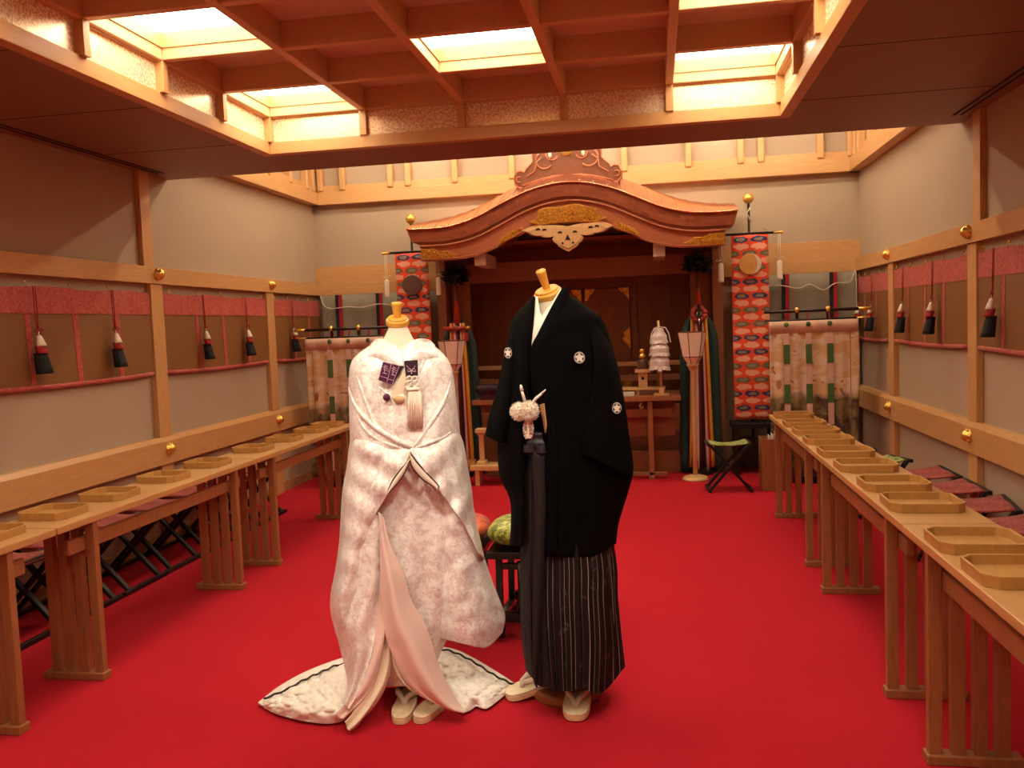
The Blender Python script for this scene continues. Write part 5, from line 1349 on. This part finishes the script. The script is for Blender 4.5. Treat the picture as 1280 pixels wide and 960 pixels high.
hj = fthing('haori_jacket', 'wide black formal jacket with white round crests on the right dress form', 'jacket', O2)
def df_(u, v, px, py): return .008*math.sin(u*8+v*2)*(.3+v)+.006*nz(px, py, .03, 6)
rowsJR = [
 [(703, 361, .068), (706, 364, .068), (710, 368, .06), (714, 371, .04), (717, 373, .0), (717, 374, -.06)],
 [(690, 386, .10), (703, 382, .10), (718, 382, .085), (731, 385, .05), (740, 389, .0), (740, 391, -.08)],
 [(674, 416, .135), (694, 406, .14), (716, 400, .12), (738, 397, .08), (752, 400, .01), (751, 404, -.09)],
 [(664, 437, .14), (688, 430, .155), (714, 425, .14), (740, 422, .10), (760, 422, .01), (758, 424, -.09)],
 [(664, 470, .145), (690, 468, .165), (716, 464, .155), (744, 460, .115), (770, 457, .01), (766, 458, -.09)],
 [(671, 505, .148), (696, 505, .17), (722, 503, .16), (750, 500, .12), (778, 497, .01), (772, 498, -.10)],
 [(681, 542, .15), (702, 543, .175), (728, 543, .168), (756, 542, .13), (784, 540, .01), (778, 540, -.11)],
 [(682, 580, .155), (704, 581, .18), (730, 583, .172), (760, 585, .13), (790, 584, .01), (782, 584, -.12)],
 [(682, 615, .158), (704, 616, .182), (730, 618, .172), (756, 617, .13), (784, 613, .01), (778, 613, -.12)],
 [(682, 655, .162), (704, 656, .184), (728, 657, .172), (752, 655, .13), (772, 652, .01), (770, 652, -.12)],
 [(682, 694, .165), (702, 696, .185), (724, 696, .175), (744, 694, .135), (768, 680, .01), (766, 680, -.12)]]
hput(H.surfm(rowsJR, 60, 110, df_), 'right_front', 'haori_black', hj, smooth=True, solid=.006)
rowsJL = [
 [(669, 371, .066), (667, 372, .066), (665, 373, .055), (663, 375, .03), (661, 377, .0), (661, 379, -.06)],
 [(668, 388, .10), (664, 388, .10), (659, 388, .085), (653, 389, .05), (648, 391, .0), (649, 393, -.08)],
 [(666, 410, .125), (660, 408, .13), (653, 406, .11), (646, 404, .07), (640, 403, .0), (641, 405, -.09)],
 [(663, 440, .138), (656, 440, .145), (649, 440, .13), (641, 440, .08), (634, 440, .0), (636, 440, -.09)],
 [(660, 490, .145), (653, 490, .155), (645, 490, .14), (636, 490, .09), (627, 490, .0), (631, 490, -.10)],
 [(656, 545, .15), (650, 545, .165), (642, 545, .15), (633, 545, .10), (623, 545, .0), (628, 545, -.11)],
 [(655, 590, .155), (650, 590, .17), (643, 590, .155), (634, 592, .11), (625, 592, .0), (632, 592, -.11)],
 [(655, 625, .158), (652, 625, .17), (648, 625, .155), (643, 625, .11), (638, 624, .0), (642, 624, -.11)],
 [(654, 655, .16), (652, 655, .17), (648, 655, .155), (643, 655, .11), (639.5, 655, .0), (643, 655, -.11)],
 [(654, 683, .162), (651, 683, .172), (647, 683, .155), (642, 682, .11), (637.5, 681, .0), (642, 681, -.11)]]
hput(H.surfm(rowsJL, 40, 90, df_), 'left_front', 'haori_black', hj, smooth=True, solid=.006)
hput(H.shell([(376, 662, 716, .02, .075), (400, 642, 750, .02, .11), (450, 636, 764, .02, .12), (550, 630, 780, .02, .13), (600, 632, 780, .02, .14), (640, 644, 770, .02, .15), (680, 642, 765, .02, .15)], 30, 50, .85), 'back', 'haori_black', hj, smooth=True)
rowsSL = [[(648, 402, .03), (645, 402, .04), (642, 404, .0)], [(650, 440, .05), (641, 440, .09), (633, 441, .04)], [(648, 485, .06), (636, 485, .11), (624, 484, .05)], [(645, 520, .07), (630, 519, .12), (614, 517, .05)], [(642, 553, .07), (625, 552, .11), (608, 545, .05)]]
hput(H.surfm(rowsSL, 24, 50), 'left_sleeve', 'haori_black', hj, smooth=True, solid=.014)
rowsSR = [[(732, 394, .07), (741, 396, .05), (749, 402, -.02)], [(742, 445, .13), (757, 445, .11), (767, 445, .03)], [(738, 495, .15), (760, 495, .13), (777, 495, .04)], [(730, 540, .175), (758, 542, .155), (785, 540, .05)], [(728, 565, .18), (757, 570, .165), (789, 572, .06)], [(730, 567, .182), (760, 582, .165), (787, 596, .07)]]
hput(H.surfm(rowsSR, 30, 60), 'right_sleeve', 'haori_black', hj, smooth=True, solid=.008)
# collar band: folded strip down both fronts
hput(H.surfm([[(703.5, 360, .074), (708, 360, .078), (711, 363, .07)], [(690, 384, .108), (698, 384, .118), (705, 386, .11)], [(674, 415, .142), (684, 414, .152), (694, 414, .146)], [(664, 438, .148), (674, 438, .162), (686, 438, .158)], [(664.5, 480, .152), (674, 480, .17), (684, 480, .168)], [(674, 520, .156), (682, 520, .176), (692, 520, .174)], [(681.5, 560, .158), (688, 560, .182), (696, 560, .18)], [(682, 630, .162), (688, 630, .188), (696, 630, .186)], [(682, 693, .168), (688, 694, .192), (696, 694, .19)]], 12, 80), 'collar_band', 'haori_black', hj, smooth=True, solid=.008)
def crest(px, py, off, r=.019, sx=1.0):
    c = H.g(px, py, off); right = Vector((H.n.y*-1, H.n.x, 0)).normalized(); right = Vector((-H.n.y, H.n.x, 0)); upv = Vector((0, 0, 1)); n = H.n
    m = MB(); P = [(r*sx*math.cos(2*PI*k/28), r*1.08*math.sin(2*PI*k/28)) for k in range(28)]
    m.prism(P, c, right, upv, n, .003); o_ = hput(m, 'crest', 'white_silk', hj)
    m = MB()
    for k in range(5):
        a = PI/2+2*PI*k/5+PI/5; cc = c+right*(r*.66*sx*math.cos(a))+upv*(r*.70*math.sin(a))+n*.0032
        m.prism([(r*(.13*math.cos(q)*math.cos(a)-.26*math.sin(q)*math.sin(a)), r*(.13*math.cos(q)*math.sin(a)+.26*math.sin(q)*math.cos(a))) for q in [2*PI*j/8 for j in range(8)]], cc, right, upv, n, .0008)
    mt = MB(); 
    m.tube([c+n*.0034+right*(r*.86*sx*math.cos(2*PI*k/24))+upv*(r*.92*math.sin(2*PI*k/24)) for k in range(25)], .0009, 5)
    m.build('crest_mark', 'black_wood', o_, origin=O2)
crest(724.3, 447, .166, .0185); crest(635, 441, .098, .0175, .8); crest(771, 510, .128, .0185, .85)

hk = fthing('pleated_trousers', 'long pleated black trousers with grey stripes on the right dress form', 'trousers', O2)
hput(H.shell([(545, 652, 742, .12, .10), (600, 650, 752, .125, .12), (690, 652, 765, .13, .14), (760, 654, 770, .13, .15), (815, 660, 772, .13, .15), (835, 664, 770, .12, .15)], 40, 80, .85, lambda a, x, py: .012*math.sin(a*24)*min(1, (py-540)/150)), 'back_pleats', 'hakama', hk, smooth=True)
def saw(t): 
    f = t-math.floor(t); return (f if f < .8 else (1-f)*4)
rows = [
 [(678, 560, .14), (690, 560, .145), (705, 560, .14), (722, 560, .12), (740, 560, .06)],
 [(680, 690, .155), (700, 690, .168), (724, 690, .16), (748, 690, .12), (768, 688, .0)],
 [(680, 750, .16), (701, 750, .178), (726, 750, .17), (751, 750, .13), (772, 748, .0)],
 [(682, 800, .165), (703, 802, .185), (728, 804, .178), (754, 806, .135), (777, 800, .0)],
 [(687, 860, .17), (705, 864, .19), (728, 861, .185), (752, 866, .145), (781, 833, .01)]]
hput(H.surfm(rows, 150, 50, lambda u, v, px, py: .016*saw(u*8)*(.25+v)), 'right_leg', 'hakama', hk, smooth=False, solid=.005)
rows = [
 [(655, 560, .10), (662, 560, .135), (672, 560, .14), (683, 560, .14)],
 [(652, 640, .09), (660, 640, .14), (671, 640, .15), (683, 640, .15)],
 [(651, 720, .06), (659, 720, .14), (670, 720, .155), (682, 720, .155)],
 [(652, 790, .05), (660, 792, .145), (671, 794, .16), (684, 796, .16)],
 [(658, 838, .05), (665, 846, .15), (674, 857, .165), (690, 860, .165)]]
hput(H.surfm(rows, 60, 50, lambda u, v, px, py: .012*saw(u*4)*(.3+v)), 'left_leg', 'hakama_front', hk, smooth=False, solid=.005)
rows = [[(664, 566, .160), (672, 566, .168), (681, 566, .160)], [(668, 640, .170), (675, 640, .180), (682, 640, .170)], [(667, 720, .176), (673, 720, .188), (679, 720, .176)], [(666, 790, .18), (671, 790, .192), (675, 790, .182)], [(667, 845, .184), (669, 850, .192), (671, 853, .186)], [(670, 856, .186), (671, 857, .19), (672, 858, .186)]]
hput(H.surfm(rows, 10, 50), 'centre_fold', 'hakama_front', hk, smooth=True, solid=.004)
m = MB(); m.tube([H.g(682.5, y, .158) for y in (570, 610, 650, 690)], .0018, 5); hput(m, 'edge_stripe', 'sun_dark', hk)
m = MB()
for a_, b_ in (((654, 556), (668, 566)), ((670, 557), (683, 567))):
    m.loft([[H.g(x, y, o) for x, y, o in ((a_[0]+f*(b_[0]-a_[0]), a_[1], .168+.010*math.sin(PI*f)), (a_[0]+f*(b_[0]-a_[0]), b_[1], .168+.010*math.sin(PI*f)), (a_[0]+f*(b_[0]-a_[0]), b_[1], .155), (a_[0]+f*(b_[0]-a_[0]), a_[1], .155))] for f in (0, .25, .5, .75, 1)])
hput(m, 'sash_bow', 'sash', hk, bevel=.002)
hput(H.surfm([[(656, 540, .14), (668, 540, .15), (682, 540, .15)], [(656, 553, .148), (668, 553, .160), (682, 554, .158)], [(656, 568, .148), (668, 570, .158), (682, 570, .156)]], 10, 12, lambda u, v, px, py: .004*math.sin(v*14)), 'waist_sash', 'sash', hk, smooth=True, solid=.004)
# pompom cord and fan
pm = fthing('pompom_cord', 'fluffy white pompom cord with braided loop on the front of the black jacket', 'cord', O2)
def fluff(px, py, off, r, seed):
    c = H.g(px, py, off); rnd = random.Random(seed); m = MB(); m.sphere(c, r*.82, 16)
    for k in range(1200):
        d = Vector((rnd.gauss(0, 1), rnd.gauss(0, 1), rnd.gauss(0, 1))).normalized(); a_ = d.cross(Vector((rnd.uniform(-1, 1), rnd.uniform(-1, 1), rnd.uniform(-1, 1)))).normalized()*r*.05; b_ = d.cross(a_).normalized()*r*.05
        p_ = c+d*r*.74; t_ = c+d*r*rnd.uniform(.95, 1.2)+a_*rnd.uniform(-1, 1); m.add([p_+a_, p_-a_*.5+b_, p_-a_*.5-b_, t_], [(0, 1, 3), (1, 2, 3), (2, 0, 3)])
    hput(m, 'pompom', 'fluff', pm)
fluff(649.5, 514.5, .205, .032, 1); fluff(661.5, 513.5, .212, .034, 2)
m = MB()
for s_ in (-1, 1):
    m.tube([H.g(660.5+s_*3*math.sin(t*3.1)+s_*1.6, 524+24*t, .20+.004*math.sin(t*40)) for t in [i/24 for i in range(25)]], [.0065+.0018*math.sin(i*1.9) for i in range(25)], 7)
m.tube([H.g(660.5, 524+24*i/24, .206) for i in range(25)], [.006+.0015*math.sin(i*2.4) for i in range(25)], 7)
hput(m, 'braided_loop', 'tassel_cream', pm, smooth=True)
m = MB()
m.tube([H.g(656.5, 504, .20), H.g(654, 494, .205), H.g(652, 488, .208)], [.0055, .0052, .0045], 8); m.tube([H.g(652.2, 488, .208), H.g(651, 481, .21)], [.007, .003], 8)
m.tube([H.g(665, 504, .20), H.g(670, 498, .205), H.g(677, 492, .208)], [.0055, .0055, .0045], 8); m.tube([H.g(677, 492, .208), H.g(682, 487, .21)], [.0045, .0022], 8)
hput(m, 'cord_end', 'white_silk', pm, smooth=True)
m = MB(); rnd = random.Random(5)
for k in range(34):
    a_ = rnd.uniform(-2.7, -.4); L = rnd.uniform(5, 10); bx_ = 658+rnd.uniform(-4, 5); m.tube([H.g(bx_, 505, .20), H.g(bx_+L*math.cos(a_), 505+L*math.sin(a_), .205)], [.0012, .0004], 4)
hput(m, 'green_sprig', 'dark_green', pm)
fn = H.poly([(674.6, 506), (680.5, 503.8), (683.6, 530), (682.6, 541), (681, 541)], .185, .014).build('folded_fan', 'fan_bamboo', origin=O2, bevel=.002); tag(fn, 'tan folded fan tucked at the waist of the black jacket', 'fan')
m = MB()
for f in (.25, .5, .75): m.tube([H.g(674.6+5.9*f, 506-2.2*f, .187), H.g(681+1.6*f, 541, .187)], .0008, 4)
m.build('rib', 'table_leg', fn, origin=O2)
# ================================================================== view
w_ = bpy.data.worlds.new('world'); SC.world = w_; w_.use_nodes = True
w_.node_tree.nodes['Background'].inputs[0].default_value = (.9, .7, .5, 1); w_.node_tree.nodes['Background'].inputs[1].default_value = 0.0
SC.view_settings.view_transform = 'Standard'; SC.view_settings.look = 'None'; SC.view_settings.gamma = 1; SC.view_settings.use_curve_mapping = False
SC.view_settings.exposure = -0.42
